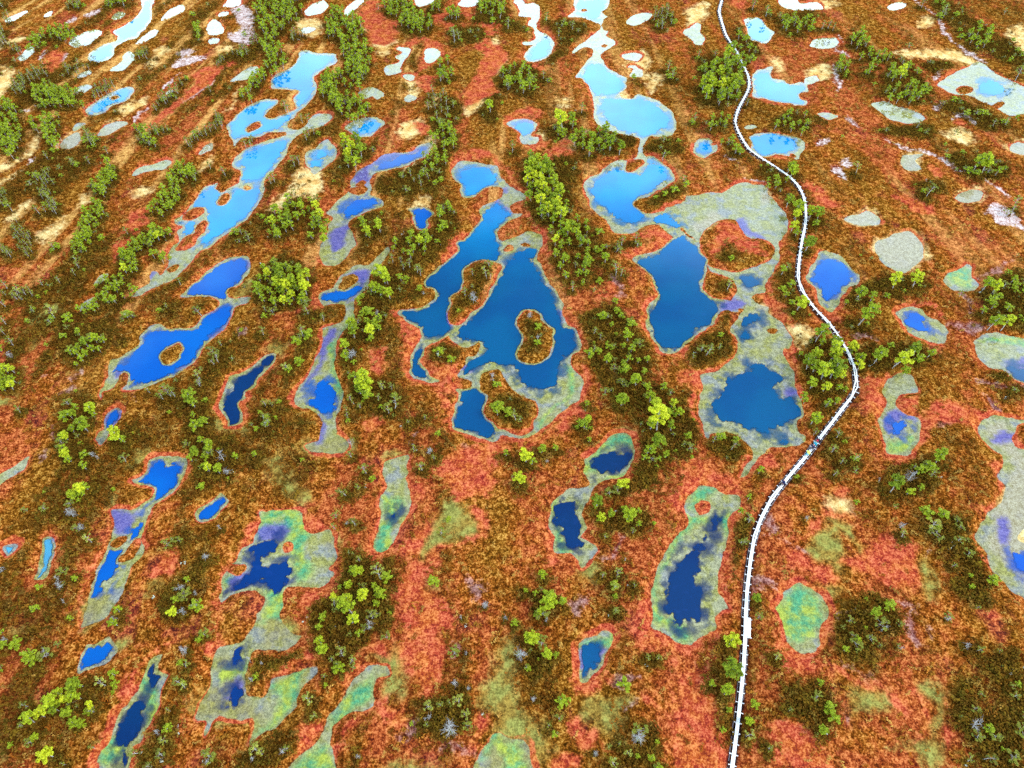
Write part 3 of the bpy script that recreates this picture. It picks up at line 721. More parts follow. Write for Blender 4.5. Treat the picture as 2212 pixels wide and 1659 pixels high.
# mauve peat mud and bare wet channels
MUD = '''
H|1498,572 1560,518 1622,508 1642,572 1600,642 1520,692
H|1718,292 1770,248 1800,188 1850,158 1882,190 1832,252 1760,332 1700,352 1600,250
H|348,1402 440,1328 480,1278 502,1332 482,1432 400,1472
H|598,1562 680,1498 800,1518 882,1562 700,1572
H|760,380 860,420 920,400 960,520 880,560 800,480
H|1720,1080 1800,1020 1940,1060 1900,1140 1760,1160
H|1800,1280 1900,1260 1930,1300 1840,1340
H|700,860 780,840 760,960 720,980
I|1408,822 1400,720 1420,658 1482,628 1482,702 1472,782 1530,828 1592,852 1570,872 1480,884
I|998,692 1060,648 1130,638 1142,672 1060,682 1010,712
I|1488,702 1560,738 1652,798 1642,822 1560,772
I|518,22 570,28 602,100 602,152 560,162 530,92
I|1560,262 1590,228 1612,280 1590,322
I|330,460 450,440 560,440 640,480 600,520 430,510
I|520,170 700,180 800,220 820,280 720,240
I|1030,960 1110,1000 1260,1060 1240,1090 1080,1030
I|700,880 880,870 870,950 780,960
I|1380,600 1470,580 1500,640 1400,660
I|1040,1260 1080,1260 1080,1330 1050,1320
D|348,912 400,878 482,838 482,902 430,932
D|438,802 520,750 530,770 460,820
D|338,1102 390,1080 400,1180 360,1190
D|250,1320 330,1240 360,1250 290,1340
D|250,790 300,760 300,780 260,795
D|900,950 860,930 830,960 870,980
D|1500,480 1600,470 1590,540 1500,530
E|440,1230 480,1160 540,1130 520,1180 470,1220
E|1690,140 1740,110 1830,200 1840,260 1800,290 1770,220
E|800,1240 870,1240 880,1350 830,1360
C|1460,-20 1500,-20 1560,40 1640,100 1690,170 1740,240 1810,310 1890,360 1980,400 1960,410 1860,370 1790,320 1720,260 1660,180 1620,110 1550,60
C|950,420 985,430 1000,500 1035,590 1000,600 965,500
C|1000,230 1035,270 1010,330 1070,350 1085,375 1040,370 990,340 1005,290
C|1035,770 1080,760 1150,830 1130,850 1080,810
C|1280,900 1310,905 1440,960 1580,990 1680,1030 1790,1100 1860,1130 1850,1150 1760,1120 1660,1050 1570,1010 1430,980
C|1970,1180 2010,1190 2100,1270 2060,1270
C|1940,1390 2000,1310 2090,1350 2190,1420 2240,1510 2150,1480 2060,1460 1990,1400
C|1700,480 1640,480 1640,530
C|1780,760 1850,750 1910,790 1890,820 1830,790 1750,800
C|1600,690 1720,680 1650,720
C|1030,1050 1080,1030 1100,1070 1060,1090
C|880,900 940,890 940,930 900,950 830,940
C|960,1090 1040,1090 1030,1170 980,1140
C|260,1010 330,1040 380,1080 310,1060
C|400,1150 480,1160 540,1190 420,1190
F|1760,240 1850,250 1890,340 1880,420 1950,470 1880,520 1760,480 1700,440 1820,440 1850,360 1800,290
F|1900,110 1970,80 2100,40 2160,40 2080,80 2060,120 1960,130 1930,160
F|1920,820 2050,830 2212,830 2212,860 2040,870 1960,870
F|1660,1080 1720,1070 1740,1110 1680,1120
F|1060,520 1200,520 1270,550 1180,570
F|1940,920 2050,980 2100,1040 2000,1030
A|1500,60 1640,50 1660,160 1640,300 1540,290 1480,230 1560,180
A|340,390 420,360 460,380 380,430
A|240,370 300,330 300,360 250,395
A|1090,430 1200,370 1340,370 1300,410 1130,450
A|1060,560 1180,480 1160,510 1070,590
A|1180,640 1320,560 1400,520 1330,590 1200,680
A|880,760 960,700 940,760 890,800
A|150,740 220,690 230,710 170,750
A|180,1060 240,1020 240,1070 190,1085
A|1150,350 1200,320 1280,330 1240,370 1160,375
A|540,100 640,50 690,40 640,90 570,130
A|420,150 480,110 490,140 440,170
'''
# dark dwarf-shrub ridges away from the pine clumps
HEATH = '''
F|1950,160 2100,120 2250,150 2250,500 2100,490 1980,430 1920,300
F|1160,600 1260,580 1480,560 1600,640 1540,740 1380,720 1200,700
F|1060,200 1200,190 1400,150 1560,150 1560,230 1380,260 1200,300 1060,280
F|1950,760 2050,730 2110,790 2010,820
F|2000,860 2150,850 2200,930 2060,950
F|20,560 120,500 250,490 320,560 320,650 220,720 80,740 20,660
F|200,420 300,380 340,400 300,450 200,470
F|210,210 300,180 340,220 300,260 230,260
F|180,1180 260,1160 350,1220 400,1280 340,1360 230,1330 180,1260
F|230,0 330,-60 380,0 340,60 250,60
F|-20,900 60,960 80,1100 40,1300 -20,1320
F|1290,1430 1450,1360 1660,1380 1660,1500 1500,1580 1300,1560
F|620,20 720,20 730,200 760,340 700,360 640,240
I|990,590 1240,560 1380,700 1400,820 1300,1000 1120,1000 980,880 960,700
I|1750,1000 2100,900 2212,1000 2212,1659 1900,1640 1780,1400 1750,1200
I|1880,1280 2060,1260 2160,1480 1960,1500 1840,1400
I|650,1180 860,1150 960,1300 900,1460 740,1320
I|180,1080 300,1100 320,1500 270,1480 230,1340 190,1240
I|420,20 380,240 300,560 330,300 310,40
I|1560,60 1800,40 1880,300 2000,640 1800,560 1660,320
E|860,80 980,70 960,170 900,290 820,360 760,360 800,260 850,170
E|1180,420 1280,420 1330,520 1310,620 1220,650 1190,560
E|970,900 1150,920 1220,1000 1180,1120 1060,1110 980,1040
E|600,600 760,600 790,650 720,720 600,710
E|440,240 540,210 570,260 500,300 430,310
E|1400,20 1600,0 1640,200 1560,230 1430,180
E|1560,400 1800,360 1960,600 1980,800 2150,900 2212,1200 2050,1300 1900,1100 1760,1000 1640,800 1580,600
E|120,200 340,60 520,0 620,40 480,180 360,320 320,460 300,560 180,560 120,700 60,760 0,700 60,420
E|0,800 400,880 420,1000 300,1040 60,1040
E|1600,1260 1900,1200 2100,1250 2060,1450 1900,1560 1700,1600 1660,1500 1880,1400
D|1640,200 1760,60 1900,40 2040,120 2020,260 1900,330 1700,330
D|400,1200 620,1180 640,1400 480,1400 400,1330
D|1220,1180 1480,1220 1560,1330 1480,1440 1300,1420 1230,1320
D|1180,920 1340,980 1360,1100 1260,1130 1190,1030
D|380,920 620,940 660,1060 520,1180 400,1170
D|760,570 860,560 880,600 800,640
D|470,470 720,460 760,540 660,650 560,740 430,710
H|480,1210 720,1180 850,1240 830,1420 640,1480 500,1380
H|0,300 260,300 320,420 260,560 260,760 60,860 0,800
H|1660,0 1980,0 2010,80 1900,160 1700,120
H|1820,1430 1980,1410 2050,1520 1920,1580
H|1120,950 1300,900 1420,1100 1400,1300 1300,1350 1180,1180
G|100,1380 300,1300 560,1050 720,1050 660,1240 520,1350 400,1480 160,1560 100,1480
G|1030,560 1180,420 1330,260 1400,280 1330,480 1250,660 1100,700
G|2040,700 2212,560 2212,1000 2060,960
G|1620,1480 1850,1440 1900,1560 1700,1659 1600,1600
G|1590,960 1800,920 1980,920 1960,990 1760,1060 1700,1180 1600,1130
G|940,1440 1090,1280 1250,1340 1180,1460 1060,1659 900,1659
B|1080,1100 1200,1060 1500,1060 1500,1350 1580,1480 1740,1640 1500,1659 1340,1480 1210,1330 1180,1160
B|560,720 720,640 780,760 700,860 740,960 640,1080 600,1000 600,860
B|430,1110 680,1070 640,1240 720,1400 760,1500 620,1640 320,1640 320,1540 620,1480 620,1300 480,1260 220,1300 230,1180
B|1480,950 1700,860 1900,900 1930,950 1800,1000 1560,1000
B|60,1440 180,1380 290,1420 280,1520 160,1580 90,1520
B|1000,520 1060,440 1240,440 1260,540 1150,600 1040,590
B|900,720 960,650 1030,650 1000,800 900,820
B|1360,150 1560,170 1600,220 1480,260 1380,240
B|1400,260 1580,290 1500,350 1300,430 1380,380
B|820,160 1050,70 1090,130 1240,220 1080,220 1040,160
B|700,200 900,220 880,290 720,280
B|1960,930 2190,900 2212,1000 2060,1020 1960,990
B|1840,530 1900,510 1950,540 1900,590
B|1960,1330 2180,1200 2212,1290 2020,1360
C|100,400 400,380 420,560 370,660 200,690 110,560
C|290,230 440,220 470,380 380,420
C|560,130 840,90 830,190 680,200
C|600,800 700,720 900,760 940,820 780,860 640,840
C|1100,200 1280,360 1500,440 1600,620 1480,680 1280,640 1330,480 1150,340
C|1690,1050 1900,990 2050,1060 2090,1150 1900,1140
C|1500,620 1700,700 1780,660 2000,780 2100,830 1960,860 1800,780
C|1230,860 1450,830 1600,850 1580,900 1400,900
C|1500,1180 1640,1190 1680,1260 1540,1290
C|690,1160 640,1280 720,1480 740,1600 820,1480 800,1300
C|1560,0 1800,60 1980,200 2212,360 2212,500 2000,380 1800,250 1700,140
C|500,1100 660,1110 720,1200 620,1230 530,1160
C|1560,440 1680,420 1740,460 1640,490
'''
WALK = pts('C', '268,-130 262,-60 255,0 232,80 250,150 280,245 320,300 350,345 385,420 425,510 432,570 410,620 370,690 345,750 335,810 365,880 400,940 430,985 500,1030 570,1075 640,1120 710,1170 750,1220 780,1280 792,1340 795,1430 785,1500 770,1560 755,1659 746,1739 740,1809 760,1879 800,1944 850,2009 900,2059 950,2109 990,2159 1020,2219 1060,2279 1085,2329 1110,2389 1118,2459 1125,2539 1075,2599 1020,2669 960,2749 900,2824 850,2894 800,2959 740,3029 680,3099 620,3174 570,3239 527,3318 490,3398 460,3478 445,3568 430,3668 415,3798 405,3938 402,4018 400,4098 398,4198 393,4268 385,4378 375,4468 365,4568 355,4668 343,4758 330,4858 315,4977 300,5080 285,5200')
# ------------------------------------------------------------------ pines: tile|kind|where it stands|spec
# kind g green pine, o pale olive pine, d dead silver pine ; spec R x0,y0,x1,y1,n,w (clump) or x,y,w of crowns
TREES = '''
F|g|whose crown overhangs the boardwalk beside the large east pool|765,300,95
F|g|on the strip between the lily-edged pool and the boardwalk|650,98,55 672,255,40
F|g|in the wood inside the boardwalk bend|888,505,100 900,558,55 980,575,75 1008,620,105 968,650,75 868,632,75 820,695,80 858,722,75 930,745,110 985,735,110 1012,760,70 845,832,70 920,850,65 1010,855,50 1050,862,40 1000,938,50 940,955,55 790,890,50 802,922,45 757,640,35 975,545,50
F|g|just outside the boardwalk bend|1112,575,75 1108,600,55 1150,650,70 1158,695,70
F|g|alone between the boardwalk and the walkers' pool|850,1055,80
F|o|beside the boardwalk near the group of walkers|865,1132,45 1012,1155,65 980,1250,70 1120,1308,60 1032,1335,50 985,1410,45
F|g|standing rounded below the pale blue pool by the boardwalk|1178,382,120
F|g|standing bright and round on the dark ridge right of the boardwalk bend|1412,650,125
F|g|flanking the bright round pine on the dark ridge|1268,652,90 1520,612,80 1600,638,55 1462,735,60 1300,625,50
F|g|on the dark ridge north of the round pine|1388,165,85 1520,150,85 1148,238,80 1228,270,55 1062,302,35
F|g|on the dark rise at the right edge|1968,185,75 2032,208,70 2140,155,50 2030,412,90 2112,420,80 1950,358,45 2010,325,45
F|g|in the brown heath right of the lower boardwalk|1380,1492,100 1670,1305,90 1540,1505,45 1470,1525,60
F|o|in the brown heath right of the lower boardwalk|1622,1412,60 1495,1370,40
F|d|in the brown heath right of the lower boardwalk|1478,1440,90 1280,1455,40
F|g|small and beside the lower boardwalk|430,1565,40 742,1425,35 500,1390,50 382,1650,45
F|o|on the heathy islands of the large east pool|300,188,60 240,592,40 160,622,60 180,600,50 70,655,35 205,1190,55 320,1235,60
I|g|bright and small right beside the lower boardwalk|482,552,65
I|g|largest beside the lower boardwalk|312,1020,135
I|g|left of the lower boardwalk below the resting platform|312,850,105 190,1118,50 282,1168,85 302,1278,45 435,1345,60
I|o|along the right side of the lower boardwalk|425,1438,75 610,940,60 560,1530,50 440,45,70 380,195,45 690,1285,35
I|g|in the red heath at the lower right|910,1405,70 1245,650,75 1130,830,45 1052,892,50
I|o|in the heath at the lower right corner|1640,88,85 1430,150,60 1750,350,40 1920,892,55 1980,1590,75 1862,1612,60 1990,425,40
I|d|with bare silver branches in the lower right heath|1300,765,70 1715,690,50 1842,862,80 1420,90,55 800,35,60 1210,805,40 1400,870,50
I|d|large and silver-blue in the lower right corner|1910,1380,130
E|g|on the wooded bank left of the central pool|270,110,110 300,155,60 215,205,65 250,230,60 310,245,65 385,145,50 112,290,45
E|o|on the wooded bank left of the central pool|400,70,45 440,55,50 490,75,60 510,90,50 385,25,40 330,20,45
E|g|on the dark bank by the long green pool|60,440,70 80,500,75 20,580,70 190,480,80 240,410,50 240,470,45 165,425,50 30,650,60
E|d|leaning on the bank by the long green pool|65,625,85 230,375,40
E|g|dense and round on the spit below the salmon patch|165,830,140 120,870,70 85,775,45
E|o|round the spit below the salmon patch|265,840,60 325,850,50 340,950,90 300,990,70 40,1040,45 75,935,60 120,975,45 240,920,50 30,990,40
E|g|on the dark ridge between the central and east pools|1440,20,55 1460,130,50 1570,70,60 1585,120,40 1715,15,60 1420,70,45 1565,170,30
E|o|on the dark ridge between the central and east pools|1785,80,70 1815,105,50 1500,210,45 1520,60,35 1640,490,45 1680,525,40 1640,605,45
E|g|spread over the heath right of the central pool|1860,525,70 1722,672,60 1915,810,75 1880,605,55 1925,685,40 1985,675,50 1820,930,85 2085,850,55 1960,755,50 1830,590,45 1855,670,50 1750,450,35
E|g|in the big-crowned clump right of the central pool|2062,1060,145 2012,1095,75 2050,1185,100 2090,1010,70 2040,960,80 2005,918,65 2140,1110,60 1985,1260,80 1960,1310,50 2105,1290,50 2145,960,60 2195,1010,60
E|g|beside the small lily-edged pool|1600,1060,60 1580,1095,60 1545,1090,45 1605,1195,35 1595,965,40
E|g|in the heath below the central pool|1195,1300,95 1235,1340,55 1300,1262,60 1158,1445,85 1390,1250,45 1068,1285,40
E|o|in the heath left below the central pool|600,1312,40 520,1370,60 470,1250,50 155,1385,70 110,1505,50 20,1525,75 60,1290,50 435,1080,35 540,1050,35 75,1190,35
E|g|below the channel that links the two lower pools|1660,1600,80 1820,1480,85 1830,1650,50
E|g|on the round island below the central pool|1010,995,75
E|o|on the islands of the central pool|1130,1045,60 800,240,50 845,205,30 940,110,60 850,110,40 1120,1010,35 965,125,35
E|d|silver and bushy on the long island of the central pool|855,270,75
E|d|pale on the round islands of the central pool|1265,540,60 990,800,80 1220,385,40 630,650,50 525,240,40
E|d|bare between the central pool and the tan lawn below it|575,1255,60 60,1215,50 1325,1320,45 1215,390,35 470,1245,45
H|g|in the clump left of the broad red lawn|30,560,75 55,630,115 65,700,90 115,795,50 135,545,85 110,390,75 212,480,45 50,472,60
H|o|around the clump left of the broad red lawn|250,412,95 85,75,60 115,312,50 50,268,25 190,680,75
H|d|bare at the edge of the broad red lawn|190,710,80 172,742,50 930,605,70 1068,680,55 780,690,40 30,72,50
H|g|in the heath between red lawn and small blue pool|1308,420,60 1330,580,110 1288,650,60 1255,535,40 1190,515,35 1130,720,55 1430,592,55 1340,920,75 1385,935,45
H|g|largest in the heath above the small blue pool|1220,820,100
H|d|bare and spreading beside the olive channel|1140,912,110
H|d|silver in the pale clump at the bottom of the bog|700,1400,140 570,1330,75 740,1100,60 810,1140,65 540,1330,45
H|o|in the pale clump at the bottom of the bog|760,1215,85 560,1260,75 800,1305,75 640,1250,55 555,1375,45 700,1235,40
H|d|small and bare in the heath at the bottom|1250,1210,50 1430,1240,50 1330,710,55 810,920,45 1640,1560,50 110,1585,40 1830,310,35
H|o|in the heath round the twin lower pools|1770,480,65 1790,400,60 1695,412,50 1780,640,50 1710,160,40 1890,125,45 1200,1010,40 1900,480,35
H|g|above the twin lower pools|1685,40,60 1740,20,60 1860,20,95 1930,78,45
H|o|at the bottom edge below the small blue pool|1990,950,45 2050,950,50 1345,1385,40 1860,1555,65 1765,1625,80 1800,1500,35
H|g|at the bottom edge left of the boardwalk|2000,1600,55 2060,1655,60 1920,1590,40
H|d|silver and bushy at the bottom left of the boardwalk|1935,1455,120
H|o|below the left red lawn at the bottom|0,920,80 55,970,60 75,1000,50
G|g|in the bottom left corner clump|500,1110,100 330,1220,110 440,1200,80 500,1190,85 360,1275,80 435,1300,80 480,1375,70 255,1310,90 190,1350,100 235,1460,60 595,1255,60 380,1170,70
G|g|alone in the very corner at the bottom left|312,1570,100
G|o|in the heath of the bottom left corner|170,1255,60 600,1290,55 660,1110,80 145,1385,50 415,1635,35
G|g|left of the ragged blue pool|1140,640,70 1140,572,50 1215,445,45 490,432,45 765,640,55 745,720,60 460,690,35 1320,800,40
G|d|bare in the heath left of the ragged blue pool|1330,290,60 1195,490,60 1130,505,45 1175,655,65 1270,600,70 1265,535,35 735,700,60
G|d|bare at the left edge of the bog|385,425,60 380,490,65 415,590,40 310,912,70 530,105,60 20,845,50 10,380,60 1430,105,50 460,15,80
G|g|tall and narrow right of the ragged blue pool|2080,845,65 2085,900,75 2065,755,50 2090,700,40 2180,560,60
G|o|right of the ragged blue pool|2150,960,50 2185,990,55 2100,1070,40 2160,600,60 2160,85,50
G|o|near the thin teal pool at the bottom left|1160,1095,75 1190,1130,60 1190,1000,60 580,180,65 1125,190,40 1095,1285,35
G|d|white and bare near the thin teal pool|1200,905,75 1020,1440,50 1350,1625,70 1630,1610,60 1815,1555,90 1610,960,60 1630,1090,40 1690,985,40
G|o|at the bottom edge below the yellow algae|1660,1540,85 1690,1570,60 1640,1515,45 1860,1530,50 2000,1225,75 2035,1310,60 1985,1200,50
G|o|at the bottom edge beside the thin teal pool|1040,1575,75 1065,1480,60 880,1555,70 970,1645,60 590,1520,35
D|g|in the round grove above long violet pool|R 1650,60,2010,300,26,85
D|g|in the small clump left of the royal blue pool|R 480,480,670,640,8,75
D|g|in the clump below the left edge ridge|R 430,590,560,710,6,65
D|g|at the left edge beside the striped lawns|R 0,720,100,870,9,65
D|g|on the ridge above the turquoise puddle|R 620,140,880,300,18,60
D|g|on the low ridge below the turquoise puddle|R 510,290,650,370,8,55
D|g|in rows at the upper left above the round pool island|R 780,0,900,110,9,60
D|o|on the striped heath at the left edge|R 0,180,210,290,8,60
D|o|scattered on the left edge stripes|330,370,70 20,420,55 110,250,60 15,490,45 70,560,55 270,180,40 500,60,50 480,110,40 380,160,40 120,1000,50 20,310,50 210,345,40
D|o|small beside the royal blue pool|820,385,50 1720,350,40 1160,165,40 1280,335,60 1990,355,55 2090,390,50 1080,330,35
D|g|in the clump left of the small violet pool|490,985,50 590,990,75 535,1095,85 450,1030,60 480,1020,50 470,1130,50 430,1175,60 600,1025,50
D|g|below the small violet pool|765,1160,100 800,1195,55 740,1185,50
D|g|on the left heath above the jagged blue pool|410,1255,55 420,1290,65 450,1320,55 545,1365,55 515,1510,80 470,1560,60 560,1500,55 540,1540,50
D|g|between the royal blue pool and the narrow blue pool|1235,930,95 1255,965,50 1255,1035,40 1255,1090,50 1335,1070,50
D|o|below the royal blue pool|1085,870,85 1045,910,55 960,870,45 1120,890,60 1390,620,75 1400,660,60 1380,690,50 1430,570,40 1280,780,60 1290,830,50
D|o|right of the narrow blue pool|1715,955,50 1760,960,40 1705,1045,50 1740,1070,45 1720,1100,40 1860,715,60 1700,490,50 1960,500,60 1940,530,40
D|g|in the dark heath right of the jagged blue pool|1305,1195,50 1360,1240,75 1270,1265,60 1235,1310,50 1350,1380,60 1415,1395,60 1535,1305,45 1270,1280,50 1650,1290,40 1425,1365,40
D|d|white and bushy right of the jagged blue pool|1445,1310,95 1480,1400,60
D|d|bare near the left side of the bog|1740,1075,60 605,1290,50 640,1310,50 60,655,50 1290,820,60
D|g|right of the royal blue chain of pools|R 960,-20,1120,30,5,60
C|g|in the tall grove by the upper boardwalk|R 130,390,400,640,26,85
C|g|overhanging the upper boardwalk|310,325,75 290,345,60
C|g|right of the upper boardwalk above the grove|R 320,230,450,400,9,55
C|g|beside the bent boardwalk at the middle height|690,1292,60 750,1350,85 742,1392,60 720,1455,65 740,1505,50 822,1565,85 845,1360,70 890,1385,70
C|g|just left of the boardwalk corner below the pale blue pool|R 550,1140,670,1210,5,60
C|g|right of the boardwalk below the pale blue pool|700,1065,60 718,1095,70
C|g|left of the boardwalk above the round blue pool|R 170,750,310,830,7,55
C|g|between the boardwalk and the small turquoise pool|255,912,35 325,910,45 350,965,55 375,985,40
C|g|on the heath right of the boardwalk between two pale pools|R 610,720,850,840,9,55
C|g|on the heath below the bay pool|R 640,100,840,190,13,50
C|g|around the tan pond in the upper right|R 1100,200,1200,310,7,60
C|g|below the tan pond in the upper right|R 1015,380,1095,490,5,60
C|g|on the ridge of the upper right|R 1160,330,1350,410,9,55
C|g|scattered down the upper right ridge|1220,450,50 1430,465,65 1350,455,50 1370,500,45 1480,545,50 1465,435,50
C|g|at the lower end of the upper right ridge|R 1320,550,1600,650,12,55
C|g|beside the white channel at the top right|R 1850,180,2000,310,7,60
C|g|in the dark ridge at upper right edge|1920,1045,85 1975,1060,90 2040,1110,50
C|o|single in the upper right heath|1600,1235,65 1140,1085,60 2170,1320,65 2195,455,60 1525,808,40 1710,65,55 910,165,40 950,160,40 980,175,35 2150,1350,45 2100,790,40 2020,800,40 80,770,50 105,350,40 550,65,45 460,30,45 1560,20,40 420,660,35 815,800,35
B|g|in the long grove above the central pool|L 1270,1090;1290,1190;1350,1290;1400,1370 210 34 72
B|g|in the lower grove above the central pool|R 1340,1400,1590,1590,15,75
B|g|on the ridge top right of the central pool|R 1380,1580,1720,1680,9,70
B|g|beside the kidney pool channel|R 1510,830,1830,980,16,75
B|g|above the straw-filled hollow|1435,780,95 1490,770,60 1500,800,50 1405,860,40
B|g|beside the upper left pale pool|R 0,900,140,1060,9,80
B|g|on the dark ridge left of the small round pool|R 580,800,740,970,11,55
B|g|on the dark ridge top of the central pool|R 520,960,680,1090,11,55
B|o|on the heath left of the central pool top|R 430,1090,560,1200,6,55
B|g|on the small dark spit left of the central pool|R 630,1310,710,1410,4,60
B|g|on the rise below the blue puddle|R 330,1520,570,1650,10,65
B|g|on the heath island of the left chain|145,1455,55 155,1500,60 245,1465,70 180,1530,40
B|o|at the tip of the east pool island|1820,1565,55 1910,1545,55 1790,1590,40
B|g|alone in the middle of the upper bog|965,690,60
B|g|round beside the red lawns of the upper bog|R 620,390,730,530,6,70
B|g|on the heath rise of the upper bog|R 1040,420,1250,570,14,60
B|o|down the ridge of the upper bog|R 560,560,720,800,14,50
B|o|right of the upper bog chain|R 2030,20,2150,180,12,55
B|o|small on the upper middle heath|1110,950,55 1310,490,40 1560,700,50 2090,990,50 2120,430,50 2150,480,50 1500,170,40 1330,110,40 1410,210,40 730,230,60 760,225,50 1080,150,50 2100,1200,40 1080,560,40
B|g|beside the top edge|R 690,50,770,120,5,55
B|g|by the top edge|R 900,-20,1060,90,14,60
B|g|at the very top|R 570,15,650,60,4,45
B|g|in the top grove|R 270,-20,450,90,18,55
B|g|in the upper grove|R 390,70,580,200,18,55
B|g|in the upper left forest|L 40,170;90,290;110,400;60,500 190 46 50
B|g|in the upper left ridge|R -20,610,170,750,18,58
A|g|in the big upper forest|L 1690,20;1800,30;1910,40 130 24 46
A|g|in the big upper forest front|L 1690,130;1760,165;1880,120 110 17 46
A|g|in the upper forest tail|L 1720,230;1760,300;1790,380;1760,440 110 22 44
A|g|beside the pale wedge pool|L 1690,480;1640,540;1610,600 90 13 42
A|o|right of the upper forest|L 1880,230;1950,205 40 6 40
A|g|on the chain bank|L 2160,490;2120,570;2160,630 120 22 50
A|g|in the upper forest strip|L 2190,60;2160,150;2170,240 110 18 46
A|g|in the top left grove|L 200,275;290,235;400,205;460,220 90 26 38
A|g|in the left forest|L 20,680;40,780;70,860;60,960 150 40 44
A|g|in the left forest upper part|L 250,620;330,600;430,620;480,640 140 36 42
A|g|in the left forest lower part|L 330,740;330,820;320,900 120 16 46
A|g|alone in the left forest|L 190,780;220,820 40 3 50
A|o|in the left hollow|L 100,560;180,500;270,440 100 24 38
A|g|at the top edge|L 700,10;800,10 50 9 38
A|g|ridge a|L 640,1230;680,1170;700,1120;720,1080 110 19 44
A|g|ridge b|L 520,1610;560,1500;600,1400;640,1320 110 30 46
A|g|ridge c|L 1020,1380;1080,1300;1120,1210;1160,1130;1190,1060 120 32 46
A|g|ridge c end|L 1230,1090;1250,1150 60 6 40
A|g|ridge d|L 820,1650;900,1590;960,1540;1060,1490 90 22 50
A|o|ridge e|L 270,1110;250,1200;310,1280;330,1350 90 22 42
A|g|island grove|L 1770,1470;1850,1400;1950,1330;2050,1380;2080,1500 170 30 54
A|o|ridge f|L 920,900;990,850;1060,830 70 11 44
A|g|ridge f top|930,850,60 960,900,55 880,830,40 1000,930,45
A|o|ridge g|L 1210,940;1280,880;1350,840;1430,770 60 15 42
A|o|ridge h|L 1010,680;1080,620;1160,560;1200,500 60 13 40
A|o|ridge i|L 600,600;680,550;740,530 50 12 36
A|g|ridge j|L 1290,250;1280,190 50 5 38
A|o|ridge k|L 1420,390;1520,340;1620,330 40 10 34
A|o|left stripes|L 90,1460;140,1520;180,1600 110 17 42
A|o|left stripes edge|L 10,1250;60,1340 60 7 42
A|o|left stripes low|L 20,1600;70,1640 60 6 42
A|o|upper stripes|L 440,460;520,420;600,400 60 11 34
A|o|upper stripes right|L 860,390;960,320 50 8 34
A|o|top stripes|L 430,20;520,10 50 7 32
A|o|top stripes left|L 20,30;40,120 60 6 34
A|o|left top|L 0,200;30,260 60 7 36
A|o|left mid top|L 80,290;130,310 40 4 40
A|o|pool islets|1840,670,50 1860,690,45 1950,760,40 1990,750,45 1980,880,50 1900,1040,55 1930,1030,50 1770,1150,50 1750,1170,45 1450,1110,50 2000,860,40 2030,850,40
A|o|middle stripes|L 560,860;600,900 50 6 46
A|o|mid right|L 1400,740;1440,790 40 4 42
A|o|low right|L 1580,930;1620,900 40 3 38
A|o|lone|300,1010,40 570,1040,45 690,980,40 460,1050,45 1360,1080,40 1260,1150,45 340,1600,45 820,1500,40 1560,1500,45 1600,1520,35 240,1360,50
A|o|upper lone|1080,640,35 1360,580,36 1660,250,40
'''
# ------------------------------------------------------------------ where every tree stands (needed before the ground)
trees = []          # dict(x, y, w, h, kind, cluster, order)
clusters = []
CROWN = 0.66        # crown centre as a share of tree height
for ln in TREES.strip().splitlines():
    tile, kind, where, spec = ln.split('|')
    ox, oy = TILE[tile]
    if spec[0] == 'L':
        path, bwid, n, w = spec[2:].split(' ')
        P = np.array([[float(q) for q in p.split(',')] for p in path.split(';')]); bwid = float(bwid); n = int(n); w = float(w)
        sl = np.concatenate([[0], np.cumsum(np.hypot(*np.diff(P, axis=0).T))])
        L = []; tries = 0; gap = 0.85 * math.sqrt(sl[-1] * bwid / n)
        while len(L) < n and tries < 3000:
            tries += 1
            q = RNG.random() * sl[-1]; r = (RNG.random() - 0.5) * bwid; a = RNG.random() * 6.28
            px = np.interp(q, sl, P[:, 0]) + math.cos(a) * r; py = np.interp(q, sl, P[:, 1]) + math.sin(a) * r
            if all((px - q_[0]) ** 2 + ((py - q_[1]) * 1.2) ** 2 > gap * gap for q_ in L) or tries > 2000:
                L.append((px, py, w * (0.7 + 0.6 * RNG.random())))
    elif spec[0] == 'R':
        x0, y0, x1, y1, n, w = [float(q) for q in spec[2:].split(',')]
        L = []; tries = 0; gap = 0.95 * math.sqrt((x1 - x0) * (y1 - y0) / n) * 0.8
        while len(L) < n and tries < 4000:
            tries += 1
            a, r = RNG.random() * 2 * math.pi, math.sqrt(RNG.random())
            px = (x0 + x1) / 2 + math.cos(a) * r * (x1 - x0) / 2 * 1.08
            py = (y0 + y1) / 2 + math.sin(a) * r * (y1 - y0) / 2 * 1.08
            if all((px - q[0]) ** 2 + ((py - q[1]) * 1.2) ** 2 > gap * gap for q in L) or tries > 3000:
                L.append((px, py, 0.82 * w * (0.7 + 0.6 * RNG.random())))
    else:
        L = [tuple(float(q) for q in p.split(',')) for p in spec.split()]
    ci = len(clusters); clusters.append(dict(where=where, kind=kind, n=len(L)))
    L = [(q[0], q[1], q[2] * (0.80 if kind == 'd' else (0.80 if spec[0] not in 'RL' else 0.70))) for q in L]
    L.sort(key=lambda q: q[0])
    for k, (px, py, w) in enumerate(L):
        X, Y = px + ox, py + oy
        ht = 4.0
        for _ in range(3):
            v = (Y - 2488.5) / FT
            wm = w * (H - CROWN * ht) / (SP + v * CP) / FT
            ht = {'g': 2.05, 'o': 2.1, 'd': 1.5}[kind] * wm
            ht = min(max(ht, 1.4), 7.5)
        x, y = ground_at(X, Y, CROWN * ht + 0.3)
        trees.append(dict(x=float(x), y=float(y), w=wm, h=ht, kind=kind, c=ci, k=k, px=w))
TX = np.array([t['x'] for t in trees]); TY = np.array([t['y'] for t in trees]); TW = np.array([t['w'] for t in trees])

